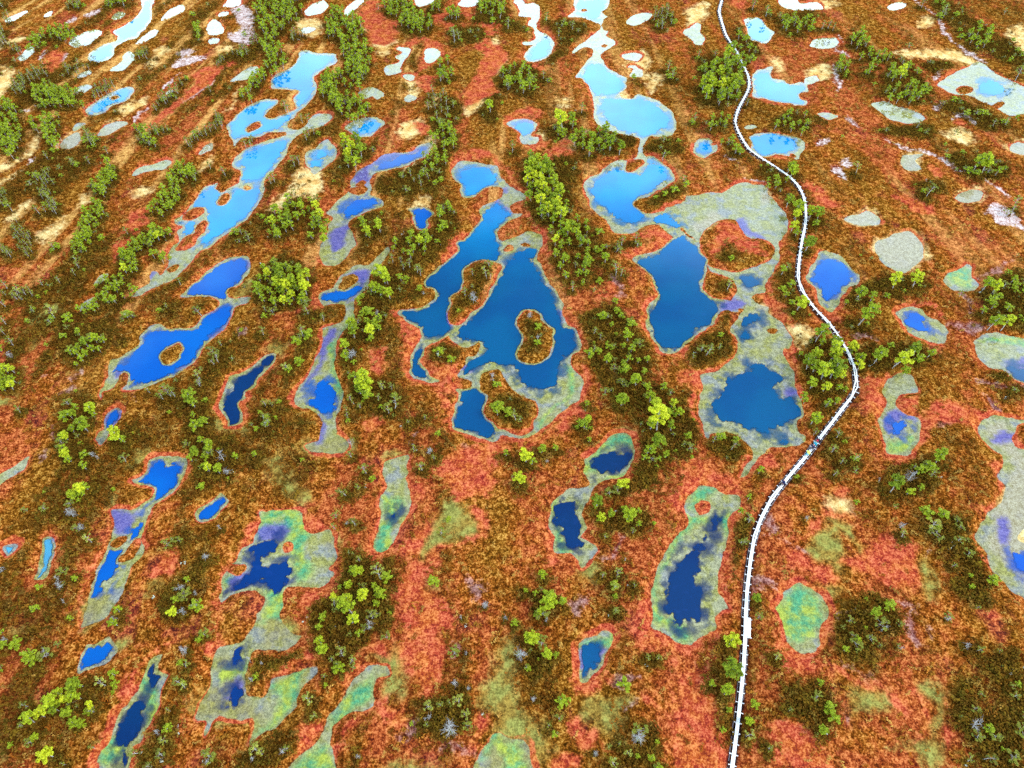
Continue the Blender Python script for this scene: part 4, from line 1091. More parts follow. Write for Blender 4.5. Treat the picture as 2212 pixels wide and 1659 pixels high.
# ------------------------------------------------------------------ the bog ground: one sheet, finer where it is near
NR, NC = 740, 1010
v_rows = np.linspace(0.62, -0.62, NR)
y_fine = H * (CP - v_rows * SP) / (SP + v_rows * CP)
d_fine = H / (SP + v_rows * CP)
near_y = np.array([-400, -120, -40, -8, 4.0]); far_y = np.array([y_fine[-1] * q for q in (1.06, 1.2, 1.5, 2.2, 4, 8, 16)])
rows_y = np.concatenate([near_y, y_fine, far_y])
rows_d = np.concatenate([np.full(5, d_fine[0]), d_fine, d_fine[-1] * far_y / y_fine[-1]])
a_in = np.linspace(-1, 1, NC)
outer = np.array([1.06, 1.2, 1.5, 2.2, 4.0, 9.0, 30.0])
a_all = np.concatenate([-outer[::-1], a_in, outer])
HWK = 0.80
GX = np.outer(rows_d * HWK, a_all); GY = np.repeat(rows_y[:, None], len(a_all), 1)
R_, C_ = GX.shape
x, y = GX.ravel(), GY.ravel()

def warp(amp, scale, seed):
    return (x + amp * (fbm(x / scale, y / scale, seed, 4) - 0.5) * 2,
            y + amp * (fbm(x / scale, y / scale, seed + 50, 4) - 0.5) * 2)
def parse(block):
    out = []
    for ln in block.strip().splitlines():
        f = ln.split('|'); out.append((f[0] if len(f) == 3 else None, f[-2], world_poly(f[-2], f[-1])))
    return out
def field(polys, wx, wy, reach=4.0):
    """signed distance to the union, +reach beyond it; and the index of the nearest outline"""
    best = np.full(x.shape, reach); idx = np.full(x.shape, -1, int)
    for i, (_, _, p) in enumerate(polys):
        m = np.nonzero((wx > p[:, 0].min() - reach) & (wx < p[:, 0].max() + reach) & (wy > p[:, 1].min() - reach) & (wy < p[:, 1].max() + reach))[0]
        if not len(m): continue
        d = sdist(wx[m], wy[m], p)
        b = d < best[m]
        best[m[b]] = d[b]; idx[m[b]] = i
    return best, idx

wsx, wsy = warp(0.55, 1.9, 1)
pool_polys = parse(POOLS)
psd, pidx = field(pool_polys, wsx, wsy, 6.0)
isd, _ = field(parse(ISLES), wsx, wsy, 6.0)
isl_near = isd
psd = np.maximum(psd, -isd)                        # islands stand out of the water
wdx, wdy = warp(0.8, 1.5, 5)
q1, q2 = warp(0.55, 0.45, 15); wdx, wdy = wdx + q1 - x, wdy + q2 - y
dsd, _ = field(parse(DEEP), wdx, wdy, 4.0)
dsd = np.maximum(dsd, psd + 0.35)
wzx, wzy = warp(1.6, 4.0, 9)
def zone(block, soft=1.6, tiles=None, inv=False):
    P = parse(block)
    if tiles: P = [q for q in P if (q[1] in tiles) != inv]
    d, _ = field(P, wzx, wzy, 4.0)
    return sstep(soft, -soft, d)
m_red = zone(RED); m_heath = zone(HEATH, 1.6)
m_tan = zone(TAN, 2.5, 'ABCF'); m_olive = zone(TAN, 2.5, 'ABCF', True)
m_mudl = zone(MUD, 1.4, 'ABC'); m_mudd = zone(MUD, 1.6, 'ABC', True)
m_vio = zone(VIOLET, 1.6); m_grn = zone(GREEN, 1.8)
# heath thickens round the pines
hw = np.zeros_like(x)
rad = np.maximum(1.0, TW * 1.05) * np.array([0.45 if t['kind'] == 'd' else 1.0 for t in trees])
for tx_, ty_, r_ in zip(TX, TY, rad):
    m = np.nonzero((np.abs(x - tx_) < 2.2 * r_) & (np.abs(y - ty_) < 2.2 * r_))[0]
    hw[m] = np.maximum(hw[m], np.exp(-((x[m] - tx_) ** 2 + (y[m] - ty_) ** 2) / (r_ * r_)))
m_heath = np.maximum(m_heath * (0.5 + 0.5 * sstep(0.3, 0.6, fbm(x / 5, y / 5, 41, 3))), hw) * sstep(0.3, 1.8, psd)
# the red sphagnum fringe along every shore
fw = 0.22 + 1.0 * sstep(0.35, 0.75, fbm(x / 7, y / 7, 31, 3))
m_fr = sstep(fw, fw * 0.45, psd) * (psd > -0.2)
m_red = np.maximum(m_red * (1 - 0.6 * m_heath), m_fr * (0.12 + 0.9 * sstep(0.34, 0.60, fbm(x / 11, y / 11, 33, 3))))
# the dark trench beneath the boardwalk
wpx, wpy = ground_at(WALK[:, 0], WALK[:, 1])
walk = np.stack([wpx, wpy], 1)
wd = np.full(x.shape, 9.0)
for (x0, y0), (x1, y1) in zip(walk[:-1], walk[1:]):
    m = np.nonzero((x > min(x0, x1) - 2) & (x < max(x0, x1) + 2) & (y > min(y0, y1) - 2) & (y < max(y0, y1) + 2))[0]
    ex, ey = x1 - x0, y1 - y0
    t = np.clip(((x[m] - x0) * ex + (y[m] - y0) * ey) / (ex * ex + ey * ey), 0, 1)
    wd[m] = np.minimum(wd[m], np.hypot(x[m] - x0 - ex * t, y[m] - y0 - ey * t))
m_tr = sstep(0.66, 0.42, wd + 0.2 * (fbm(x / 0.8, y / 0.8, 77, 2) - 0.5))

# ridges and hollows run down the bog's slope, fanning slightly: dark shrubby ridges, straw hollows
fan = x * 400.0 / np.maximum(500.0 - y, 60)
band = fbm(fan / 5.5, y / 34, 81, 4, 0.55)
west = 0.35 + 0.65 * sstep(25, -30, x)
m_ridge = sstep(0.52, 0.63, band) * west * sstep(0.4, 2.0, psd) * (1 - 0.8 * np.clip(m_red, 0, 1))
b2 = fbm(fan / 3.6, y / 40, 97, 4, 0.5)
f_hue = 0.20 + 0.08 * sstep(70, 30, y) + 0.7 * fbm(fan / 8, y / 24, 121, 4, 0.55)
m_straw = sstep(0.56, 0.70, b2) * (0.45 + 0.55 * sstep(30, -45, x)) * sstep(60, 120, y) * (1 - m_ridge) * (1 - m_heath)
hum = fbm(x / 2.6, y / 2.6, 21, 4)
fine = fbm(x / 0.62, y / 0.62, 25, 3)
lawn = np.clip(m_tan + m_olive + m_mudl + m_mudd, 0, 1)
land = 0.20 * sstep(0, 0.9, psd) + (0.34 * hum + 0.26 * fine * (0.5 + m_heath)) * sstep(0.15, 1.6, psd) * (1 - 0.8 * lawn) + 0.25 * m_heath
raft = sstep(0.30, 0.52, fbm(x / 2.2, y / 2.2, 151, 4)) * sstep(125, 95, y)
bed = (-0.035 + 0.02 * raft) * sstep(0, 0.5, -psd) - 0.13 * sstep(2.6, 0.0, dsd) * sstep(0.3, 0.7, fbm(x / 1.3, y / 1.3, 141, 4)) * sstep(0.1, 0.9, -psd) - 1.3 * sstep(0.0, 0.7, -dsd)
GZ = np.where(psd > 0, land, bed)
GZ = np.where(psd > 0, np.minimum(GZ, 0.10 + 0.6 * sstep(0.55, 2.2, wd)), GZ)
GZ = np.where(psd > 0, GZ - m_tr * np.minimum(GZ - 0.04, 0.25), GZ)
inb = (np.abs(GX) < 1e9).ravel()

I_ = np.arange(R_ * C_).reshape(R_, C_)
Q = np.stack([I_[:-1, :-1], I_[:-1, 1:], I_[1:, 1:], I_[1:, :-1]], -1).reshape(-1, 4)

def height_at(px, py):
    v = (H * CP - py * SP) / (H * SP + py * CP)
    r = (0.62 - v) / 1.24 * (NR - 1) + 5
    d = H / (SP + v * CP)
    c = (px / (d * HWK) + 1) / 2 * (NC - 1) + 7
    r = min(max(int(round(r)), 0), R_ - 1); c = min(max(int(round(c)), 0), C_ - 1)
    return float(GZ[r * C_ + c])

# ---- ground material
g = NT('bog_moss')
A = lambda n: g.attr(n).outputs['Fac']
n_big = g.noise(0.09, 3, 0.5); n_mid = g.noise(0.42, 4, 0.62); n_sm = g.noise(1.5, 3, 0.6); n_fi = g.noise(4.2, 3, 0.7)
speck = g.math('ADD', g.math('MULTIPLY', n_sm, 0.42), g.math('MULTIPLY', n_fi, 0.58))
tuft = g.step(speck, 0.37, 0.63)
base = g.ramp(tuft, [(0.0, (0.03341, 0.007906, 0.00135)), (0.42, (0.1503, 0.03338, 0.0036)), (0.74, (0.3257, 0.08608, 0.0126)), (1.0, (0.5345, 0.1976, 0.0495))])
base2 = g.ramp(tuft, [(0.0, (0.03341, 0.01142, 0.00135)), (0.44, (0.1253, 0.04128, 0.0036)), (0.77, (0.2673, 0.101, 0.0117)), (1.0, (0.4677, 0.2372, 0.0495))])
base3 = g.ramp(tuft, [(0.0, (0.02339, 0.009662, 0.00108)), (0.45, (0.07934, 0.02987, 0.0027)), (0.8, (0.1754, 0.07027, 0.0072)), (1.0, (0.3508, 0.1757, 0.0315))])
col_r = g.ramp(tuft, [(0.0, (0.07517, 0.008784, 0.0045)), (0.45, (0.2589, 0.03953, 0.0108)), (1.0, (0.5178, 0.1493, 0.054))])
hue = g.math('ADD', A('hue'), g.math('MULTIPLY', g.math('SUBTRACT', n_mid, 0.5), 0.5))
col = g.mix(g.step(hue, 0.40, 0.62), base2, base)
col = g.mix(g.math('MULTIPLY', g.step(hue, 0.56, 0.70), 0.7), col, col_r)
col_c = g.ramp(tuft, [(0.0, (0.045, 0.006, 0.012)), (0.5, (0.20, 0.022, 0.018)), (1.0, (0.42, 0.085, 0.045))])
col = g.mix(g.math('MULTIPLY', g.step(g.noise(0.16, 4, 0.6, g.vec(1, 0.6, (7, 90, 0))), 0.56, 0.68), 0.55), col, col_c)
n_m2 = g.noise(0.34, 4, 0.6, g.vec(1, 1, (31, 17, 0)))
col = g.mix(g.math('MULTIPLY', g.step(n_m2, 0.50, 0.66), 0.5), col, base3)
col = g.mix(g.math('MULTIPLY', A('ridge'), 0.7), col, base3)
col = g.mix(g.math('MULTIPLY', A('straw'), 0.75), col, g.ramp(tuft, [(0, (0.28, 0.10, 0.016)), (1, (0.70, 0.40, 0.12))]))
def ragged(name, k=0.75, a=0.38, b=0.62):
    m = A(name)
    return g.step(g.math('MULTIPLY_ADD', g.math('SUBTRACT', g.math('ADD', g.math('MULTIPLY', n_sm, 0.6), g.math('MULTIPLY', n_mid, 0.4)), 0.5), k, m), a, b)
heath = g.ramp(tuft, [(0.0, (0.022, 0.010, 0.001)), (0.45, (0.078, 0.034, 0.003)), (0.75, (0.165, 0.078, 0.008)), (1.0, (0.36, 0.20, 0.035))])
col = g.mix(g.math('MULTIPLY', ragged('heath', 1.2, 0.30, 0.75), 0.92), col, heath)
tan = g.mix(g.step(n_mid, 0.35, 0.65), g.ramp(tuft, [(0, (0.36, 0.16, 0.035)), (1, (0.66, 0.40, 0.13))]), g.ramp(tuft, [(0, (0.44, 0.28, 0.09)), (1, (0.70, 0.56, 0.27))]))
col = g.mix(ragged('tan', 1.3, 0.25, 0.85), col, tan)
olive = g.mix(g.step(n_mid, 0.38, 0.62), g.ramp(tuft, [(0, (0.10, 0.060, 0.012)), (1, (0.31, 0.20, 0.04))]), g.ramp(tuft, [(0, (0.11, 0.10, 0.022)), (1, (0.29, 0.27, 0.065))]))
col = g.mix(ragged('olive', 1.3, 0.25, 0.85), col, olive)
mudl = g.ramp(tuft, [(0, (0.26, 0.12, 0.08)), (0.5, (0.44, 0.32, 0.30)), (1, (0.64, 0.57, 0.57))])
col = g.mix(g.math('MULTIPLY', ragged('mudl', 2.2, 0.45, 0.95), 0.9), col, mudl)
mudd = g.ramp(tuft, [(0, (0.09, 0.030, 0.035)), (0.5, (0.21, 0.10, 0.10)), (1, (0.36, 0.24, 0.24))])
col = g.mix(g.math('MULTIPLY', ragged('mudd', 2.0, 0.45, 0.95), 0.65), col, mudd)
redc = g.mix(g.step(n_mid, 0.36, 0.62), g.ramp(tuft, [(0.0, (0.1548, 0.0198, 0.01)), (0.4, (0.3096, 0.0558, 0.01)), (1.0, (0.5676, 0.189, 0.055))]),
             g.ramp(tuft, [(0.0, (0.1376, 0.0126, 0.01)), (0.4, (0.3096, 0.036, 0.016)), (1.0, (0.5332, 0.1395, 0.06))]))
col = g.mix(ragged('red', 1.7, 0.30, 0.85), col, redc)
# pool beds: floating bog moss, algae
shelf = g.mix(g.step(n_mid, 0.38, 0.60), g.ramp(tuft, [(0, (0.15, 0.135, 0.028)), (1, (0.40, 0.355, 0.10))]), g.ramp(tuft, [(0, (0.18, 0.165, 0.08)), (1, (0.41, 0.37, 0.21))]))
shelf = g.mix(g.math('MULTIPLY', g.step(n_m2, 0.50, 0.64), 0.6), shelf, g.ramp(tuft, [(0, (0.13, 0.14, 0.19)), (1, (0.31, 0.30, 0.33))]))
grn = g.mix(g.step(n_mid, 0.36, 0.64), g.ramp(tuft, [(0, (0.03, 0.17, 0.085)), (1, (0.10, 0.35, 0.16))]), g.ramp(tuft, [(0, (0.20, 0.23, 0.025)), (1, (0.44, 0.45, 0.06))]))
shelf = g.mix(g.math('MULTIPLY', ragged('olive', 0.9, 0.25, 0.8), 0.6), shelf, g.ramp(tuft, [(0, (0.15, 0.105, 0.025)), (1, (0.34, 0.26, 0.07))]))
shelf = g.mix(g.math('MULTIPLY', ragged('tan', 0.9, 0.2, 0.8), 0.8), shelf, g.ramp(tuft, [(0, (0.26, 0.19, 0.10)), (1, (0.46, 0.38, 0.27))]))
shelf = g.mix(ragged('green', 0.9, 0.25, 0.8), shelf, grn)
shelf = g.mix(g.math('MULTIPLY', ragged('violet', 1.0, 0.25, 0.8), 0.9), shelf, g.ramp(tuft, [(0, (0.05, 0.04, 0.22)), (1, (0.17, 0.13, 0.34))]))
col = g.mix(g.step(g.math('ADD', A('shore'), g.math('MULTIPLY', g.math('SUBTRACT', speck, 0.5), 0.8)), 0.3, 0.7), col, shelf)
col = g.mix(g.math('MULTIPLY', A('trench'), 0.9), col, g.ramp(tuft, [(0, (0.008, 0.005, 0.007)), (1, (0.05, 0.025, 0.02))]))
moss_mat = g.done(g.principled(col, 0.95, 0.0, bump=speck, bstr=0.55, bdist=0.12))

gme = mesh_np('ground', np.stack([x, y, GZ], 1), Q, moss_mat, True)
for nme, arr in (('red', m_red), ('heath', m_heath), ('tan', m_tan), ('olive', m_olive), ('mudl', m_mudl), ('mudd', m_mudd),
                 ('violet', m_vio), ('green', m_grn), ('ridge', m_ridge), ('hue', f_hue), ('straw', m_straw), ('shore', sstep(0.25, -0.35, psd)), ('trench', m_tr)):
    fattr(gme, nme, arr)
tag(link('ground', gme), kind='structure')

# ---- pool water
wm_ = NT('pool_water')
dep = wm_.attr('depth').outputs['Fac']
g0 = wm_.math('MAXIMUM', wm_.math('SUBTRACT', dep, 0.04), 0.0)
body = wm_.math('SUBTRACT', 1.0, wm_.math('POWER', 2.718, wm_.math('MULTIPLY', g0, -9.0)))
wn1 = wm_.noise(0.11, 3, 0.5); wn2 = wm_.noise(1.2, 4, 0.65)
wt = wm_.attr('tint').outputs['Color']
wcol = wm_.mix(wm_.step(wn1, 0.36, 0.64), wt, wm_.mix(1.0, wt, (1.0, 0.78, 0.92), 'MULTIPLY'))
wcol = wm_.mix(wm_.math('MULTIPLY', wm_.step(wn2, 0.52, 0.75), 0.10), wcol, (0.02, 0.06, 0.30))
dif = wm_.n.new('ShaderNodeBsdfDiffuse'); wm_.l.new(wcol, dif.inputs['Color'])
trn = wm_.n.new('ShaderNodeBsdfTransparent'); trn.inputs['Color'].default_value = (0.93, 0.96, 0.98, 1)
mx1 = wm_.n.new('ShaderNodeMixShader'); wm_.l.new(body, mx1.inputs[0]); wm_.l.new(trn.outputs[0], mx1.inputs[1]); wm_.l.new(dif.outputs[0], mx1.inputs[2])
glo = wm_.n.new('ShaderNodeBsdfGlossy'); glo.inputs['Roughness'].default_value = 0.04; glo.inputs['Color'].default_value = (1, 1, 1, 1)
lw = wm_.n.new('ShaderNodeLayerWeight'); lw.inputs['Blend'].default_value = 0.5
frs = wm_.math('MULTIPLY_ADD', wm_.math('POWER', lw.outputs['Facing'], 4.0), 0.95, 0.036)
bmp = wm_.n.new('ShaderNodeBump'); bmp.inputs['Strength'].default_value = 0.05; bmp.inputs['Distance'].default_value = 0.02
wm_.l.new(wm_.noise(3.0, 2, 0.5), bmp.inputs['Height'])
wm_.l.new(bmp.outputs[0], glo.inputs['Normal'])
mx2 = wm_.n.new('ShaderNodeMixShader'); wm_.l.new(frs, mx2.inputs[0]); wm_.l.new(mx1.outputs[0], mx2.inputs[1]); wm_.l.new(glo.outputs[0], mx2.inputs[2])
water_mat = wm_.done(mx2.outputs[0])

ROYAL, AZURE, NAVY = (0.0005, 0.082, 0.33), (0.0003, 0.20, 0.46), (0.0002, 0.021, 0.085)
TINT = {**{k_: ROYAL for k_ in 'p51 p55 p57 p58 p71 p56 p37 p38 p74 p75'.split()}, **{k_: NAVY for k_ in 'p65 p66 p54 p72 p67 p69 p70'.split()},
        **{k_: AZURE for k_ in 'p19 p20 p29 p44 p48 p49 p39 p1 p10 p30'.split()}, 'p73': (0.0003, 0.022, 0.115), 'p74': (0.05, 0.26, 0.38), 'p75': (0.05, 0.26, 0.40), 'p59': (0.001, 0.09, 0.36), 'p60': (0.001, 0.08, 0.36), 'p63': (0.01, 0.08, 0.34), 'p64': (0.003, 0.07, 0.34)}
keys = []
for k_, _, _ in pool_polys:
    if k_ not in keys: keys.append(k_)
kid = np.array([keys.index(k_) for k_, _, _ in pool_polys] + [-1])
vg = kid[pidx]
vg[(psd > 1.0) | (pidx < 0)] = -1
wet = GZ < 0.0
qg = vg[Q].max(1)
qw = wet[Q].any(1)
depth = np.clip(-GZ, 0, 3)
for gi, k_ in enumerate(keys):
    F = Q[(qg == gi) & qw]
    if not len(F): continue
    u, inv = np.unique(F, return_inverse=True)
    V = np.stack([x[u], y[u], np.zeros(len(u))], 1)
    me = mesh_np('bog_pool', V, inv.reshape(-1, 4), water_mat, True)
    fattr(me, 'depth', depth[u])
    tc_ = np.tile(np.array(TINT.get(k_, (0.0002, 0.060, 0.150))), (len(u), 1))
    if k_ not in TINT:                                  # paler sky reflection on the far water, painted into its tint
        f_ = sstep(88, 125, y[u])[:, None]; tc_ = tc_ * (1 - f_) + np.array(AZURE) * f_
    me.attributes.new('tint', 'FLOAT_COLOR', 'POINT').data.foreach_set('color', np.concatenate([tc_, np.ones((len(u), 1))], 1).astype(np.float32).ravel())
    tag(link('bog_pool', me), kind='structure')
# ------------------------------------------------------------------ leaf-clump and tube builders (numpy)
def leaf_cloud(rng, centres, radii, per, size, flat=0.6, up=0.55):
    """small bent leaf faces spread over ellipsoidal pads"""
    V, F = [], []
    for (c, r) in zip(centres, radii):
        n = per
        d = rng.normal(size=(n, 3)); d /= np.linalg.norm(d, axis=1)[:, None]
        rr = r * (0.45 + 0.55 * rng.random(n) ** 0.5)
        p = np.asarray(c) + d * rr[:, None] * np.array([1, 1, flat])
        nn = d * (1 - up) + np.array([0, 0, up]) + rng.normal(size=(n, 3)) * 0.28
        nn /= np.linalg.norm(nn, axis=1)[:, None]
        t = np.cross(nn, rng.normal(size=(n, 3))); t /= np.linalg.norm(t, axis=1)[:, None]
        b = np.cross(nn, t)
        s = size * (0.6 + 0.8 * rng.random(n))[:, None]
        k0 = len(V) and sum(len(q) for q in V)
        quad = np.stack([p - t * s, p + b * s * 0.6 - nn * s * 0.2, p + t * s, p - b * s * 0.6 - nn * s * 0.2], 1)
        V.append(quad.reshape(-1, 3))
        base = np.arange(n)[:, None] * 4 + k0
        F.append(np.concatenate([base + np.array([[0, 1, 2]]), base + np.array([[0, 2, 3]])]))
    return np.concatenate(V), np.concatenate(F)
def tube(path, rad, sides=5):
    path = np.asarray(path, float); V, F = [], []
    for i, p in enumerate(path):
        d = path[min(i + 1, len(path) - 1)] - path[max(i - 1, 0)]; d /= np.linalg.norm(d) + 1e-9
        a = np.cross(d, (0.31, 0.95, 0.1)); a /= np.linalg.norm(a) + 1e-9; b = np.cross(d, a)
        for s in range(sides):
            th = 2 * math.pi * s / sides
            V.append(p + rad[i] * (math.cos(th) * a + math.sin(th) * b))
    for i in range(len(path) - 1):
        for s in range(sides):
            q, r = i * sides + s, i * sides + (s + 1) % sides
            F += [(q, r, r + sides), (q, r + sides, q + sides)]
    for s in range(1, sides - 1):
        e = (len(path) - 1) * sides
        F.append((e, e + s, e + s + 1))
    return np.array(V), np.array(F)
def join(parts):
    V, F, k = [], [], 0
    for v, f in parts:
        V.append(v); F.append(f + k); k += len(v)
    return np.concatenate(V), np.concatenate(F)
def box(cx, cy, cz, sx, sy, sz, ax=(1, 0), tilt=0.0):
    """bevel-edged beam: length sx along ax, width sy, height sz (16 corners)"""
    e = min(sy, sz) * 0.18
    prof = [(-sy / 2 + e, -sz / 2), (sy / 2 - e, -sz / 2), (sy / 2, -sz / 2 + e), (sy / 2, sz / 2 - e), (sy / 2 - e, sz / 2), (-sy / 2 + e, sz / 2), (-sy / 2, sz / 2 - e), (-sy / 2, -sz / 2 + e)]
    a = np.array([ax[0], ax[1], tilt]); b = np.array([-ax[1], ax[0], 0])
    V = []
    for s in (-1, 1):
        for p, q in prof: V.append(np.array([cx, cy, cz]) + a * s * sx / 2 + b * p + np.array([0, 0, q]))
    F = [(i, (i + 1) % 8, 8 + (i + 1) % 8) for i in range(8)] + [(i, 8 + (i + 1) % 8, 8 + i) for i in range(8)]
    F += [(0, i + 1, i) for i in range(1, 7)] + [(8, 8 + i, 9 + i) for i in range(1, 7)]
    return np.array(V), np.array(F)

# ------------------------------------------------------------------ materials of plants and wood
def leaf_mat(name, dark, mid, light, rnd=0.5):
    m = NT(name)
    oi = m.n.new('ShaderNodeObjectInfo')
    n = m.noise(2.6, 2, 0.6)
    f = m.math('ADD', m.math('MULTIPLY', oi.outputs['Random'], rnd), m.math('MULTIPLY', n, 1 - rnd))
    c = m.ramp(f, [(0.12, dark), (0.5, mid), (0.88, light)])
    p = m.principled(c, 0.65, 0.2)
    t = m.n.new('ShaderNodeBsdfTranslucent'); m.l.new(c, t.inputs['Color'])
    mx = m.n.new('ShaderNodeMixShader'); mx.inputs[0].default_value = 0.25
    m.l.new(p, mx.inputs[1]); m.l.new(t.outputs[0], mx.inputs[2])
    return m.done(mx.outputs[0])
needle_mat = leaf_mat('pine_needles', (0.09, 0.13, 0.003), (0.30, 0.345, 0.007), (0.60, 0.58, 0.015))
olive_mat = leaf_mat('pale_needles', (0.09, 0.09, 0.008), (0.21, 0.21, 0.018), (0.40, 0.37, 0.06))
grey_mat = leaf_mat('lichen_twigs', (0.22, 0.24, 0.20), (0.40, 0.42, 0.36), (0.60, 0.60, 0.55))
def wood(name, dark, light, sc=3.0):
    m = NT(name); n = m.noise(sc, 4, 0.65)
    return m.done(m.principled(m.ramp(n, [(0.3, dark), (0.7, light)]), 0.85, 0.05, bump=n, bstr=0.3, bdist=0.02))
bark_mat = wood('pine_bark', (0.20, 0.16, 0.13), (0.44, 0.40, 0.37))
dead_mat = wood('weathered_deadwood', (0.20, 0.18, 0.17), (0.42, 0.40, 0.40))
deck_mat = wood('bleached_planks', (0.60, 0.59, 0.59), (0.80, 0.79, 0.80), 1.7)
beam_mat = wood('beam_wood', (0.55, 0.52, 0.52), (0.78, 0.76, 0.76), 2.3)
old_mat = wood('old_sunken_boards', (0.10, 0.075, 0.08), (0.30, 0.25, 0.26), 2.0)

# ------------------------------------------------------------------ dwarf shrubs: heather, cotton grass, cranberry cushions
hm = NT('dwarf_shrub')
ti = hm.attr('tint', 'INSTANCER').outputs['Color']
nn_ = hm.noise(5.0, 2, 0.6)
hc = hm.mix(hm.math('MULTIPLY', hm.step(nn_, 0.4, 0.75), 0.3), ti, (0.40, 0.18, 0.03))
shrub_mat = hm.done(hm.principled(hc, 0.9, 0.0))
shr_col = bpy.data.collections.new('dwarf_shrub_kinds')
for s in range(5):
    rg = np.random.default_rng(100 + s)
    cs = [(rg.normal() * 0.16, rg.normal() * 0.16, 0.10 + 0.12 * rg.random()) for _ in range(4)]
    V, F = leaf_cloud(rg, cs, [0.20] * 4, 6, 0.095, 0.8, 0.5)
    me = mesh_np('dwarf_shrub', V, F, shrub_mat)
    shr_col.objects.link(bpy.data.objects.new('dwarf_shrub_kind', me))
# where they grow
rr_ = np.arange(5, 5 + NR)
cell = np.zeros((R_, C_)); gy_ = np.gradient(rows_y); gx_ = rows_d * HWK * 2 / (NC - 1)
cell[5:5 + NR, 7:7 + NC] = (gy_ * gx_)[5:5 + NR, None]
cell = cell.ravel()
patch = sstep(0.38, 0.62, fbm(x / 3.2, y / 3.2, 61, 3))
dens = (0.35 * patch + 2.6 * m_heath + 1.3 * m_ridge) * sstep(0.25, 1.0, psd) * (1 - 0.75 * np.clip(m_red, 0, 1) * (1 - m_heath)) * (1 - 0.92 * lawn) * (wd > 0.95)
prob = cell * dens; prob /= prob.sum()
NS = 80000
ids = RNG.choice(len(x), NS, p=prob)
jx = (RNG.random(NS) - 0.5) * gx_[ids // C_]; jy = (RNG.random(NS) - 0.5) * gy_[ids // C_]
SV = np.stack([x[ids] + jx, y[ids] + jy, GZ[ids] - 0.04], 1)
hh = np.clip((m_heath[ids] + 0.6 * m_ridge[ids]) * 1.3 + 0.25 * RNG.normal(size=NS), 0, 1)
pal_h = np.array([(0.032, 0.016, 0.002), (0.065, 0.030, 0.003), (0.11, 0.062, 0.006), (0.050, 0.036, 0.004)])
pal_o = np.array([(0.27, 0.070, 0.008), (0.36, 0.13, 0.018), (0.16, 0.040, 0.005), (0.44, 0.23, 0.05)])
tint = pal_h[RNG.integers(0, 4, NS)] * hh[:, None] + pal_o[RNG.integers(0, 4, NS)] * (1 - hh)[:, None]
tint *= (0.75 + 0.5 * RNG.random(NS))[:, None]
pm = bpy.data.meshes.new('dwarf_shrubs'); pm.vertices.add(NS); pm.vertices.foreach_set('co', SV.astype(np.float32).ravel())
ca = pm.attributes.new('tint', 'FLOAT_COLOR', 'POINT')
ca.data.foreach_set('color', np.concatenate([tint, np.ones((NS, 1))], 1).astype(np.float32).ravel())
fattr(pm, 'size', (0.7 + 0.9 * RNG.random(NS)) * (0.75 + 0.5 * hh)); fattr(pm, 'turn', RNG.random(NS) * 6.283)
so = tag(link('dwarf_shrubs', pm), 'brown and rust dwarf shrubs covering the hummocks', 'shrubs', kind='stuff')
ng = bpy.data.node_groups.new('scatter', 'GeometryNodeTree')
ng.interface.new_socket('Geometry', in_out='INPUT', socket_type='NodeSocketGeometry')
ng.interface.new_socket('Geometry', in_out='OUTPUT', socket_type='NodeSocketGeometry')
gi_, go_ = ng.nodes.new('NodeGroupInput'), ng.nodes.new('NodeGroupOutput')
ci_ = ng.nodes.new('GeometryNodeCollectionInfo'); ci_.inputs['Collection'].default_value = shr_col
ci_.inputs['Separate Children'].default_value = True; ci_.inputs['Reset Children'].default_value = True
ip = ng.nodes.new('GeometryNodeInstanceOnPoints'); ip.inputs['Pick Instance'].default_value = True
na = ng.nodes.new('GeometryNodeInputNamedAttribute'); na.data_type = 'FLOAT'; na.inputs['Name'].default_value = 'size'
nt_ = ng.nodes.new('GeometryNodeInputNamedAttribute'); nt_.data_type = 'FLOAT'; nt_.inputs['Name'].default_value = 'turn'
cx_ = ng.nodes.new('ShaderNodeCombineXYZ'); ng.links.new(nt_.outputs[0], cx_.inputs[2])
ng.links.new(gi_.outputs[0], ip.inputs['Points']); ng.links.new(ci_.outputs[0], ip.inputs['Instance'])
ng.links.new(cx_.outputs[0], ip.inputs['Rotation']); ng.links.new(na.outputs[0], ip.inputs['Scale'])
ng.links.new(ip.outputs[0], go_.inputs[0])
mo = so.modifiers.new('scatter', 'NODES'); mo.node_group = ng

# ------------------------------------------------------------------ boardwalk
bw = tag(link('boardwalk', None, loc=(0, 0, 0)), 'white two-plank wooden boardwalk winding through the bog on cross beams', 'boardwalk')
def resample(P, step):
    d = np.concatenate([[0], np.cumsum(np.hypot(*np.diff(P, axis=0).T))])
    s = np.arange(0, d[-1], step)
    return np.stack([np.interp(s, d, P[:, 0]), np.interp(s, d, P[:, 1])], 1)
wpth = resample(walk, 1.16)
DZ = 0.42
def direction(i):
    a, b = wpth[max(i - 1, 0)], wpth[min(i + 1, len(wpth) - 1)]
    d = b - a; return d / np.hypot(*d)
bv, bf = box(0, 0, 0, 0.94, 0.10, 0.10)
beam_me = mesh_np('beam', bv, bf, beam_mat)
for i, p in enumerate(wpth):
    d = direction(i); j = RNG.normal(size=3)
    o = link('beam', beam_me, bw, (p[0], p[1], DZ - 0.085))
    o.rotation_euler = (0, 0, math.atan2(d[0], -d[1]) + 0.05 * j[0] + math.pi); o.scale = (1 + 0.06 * j[1], 1, 1)
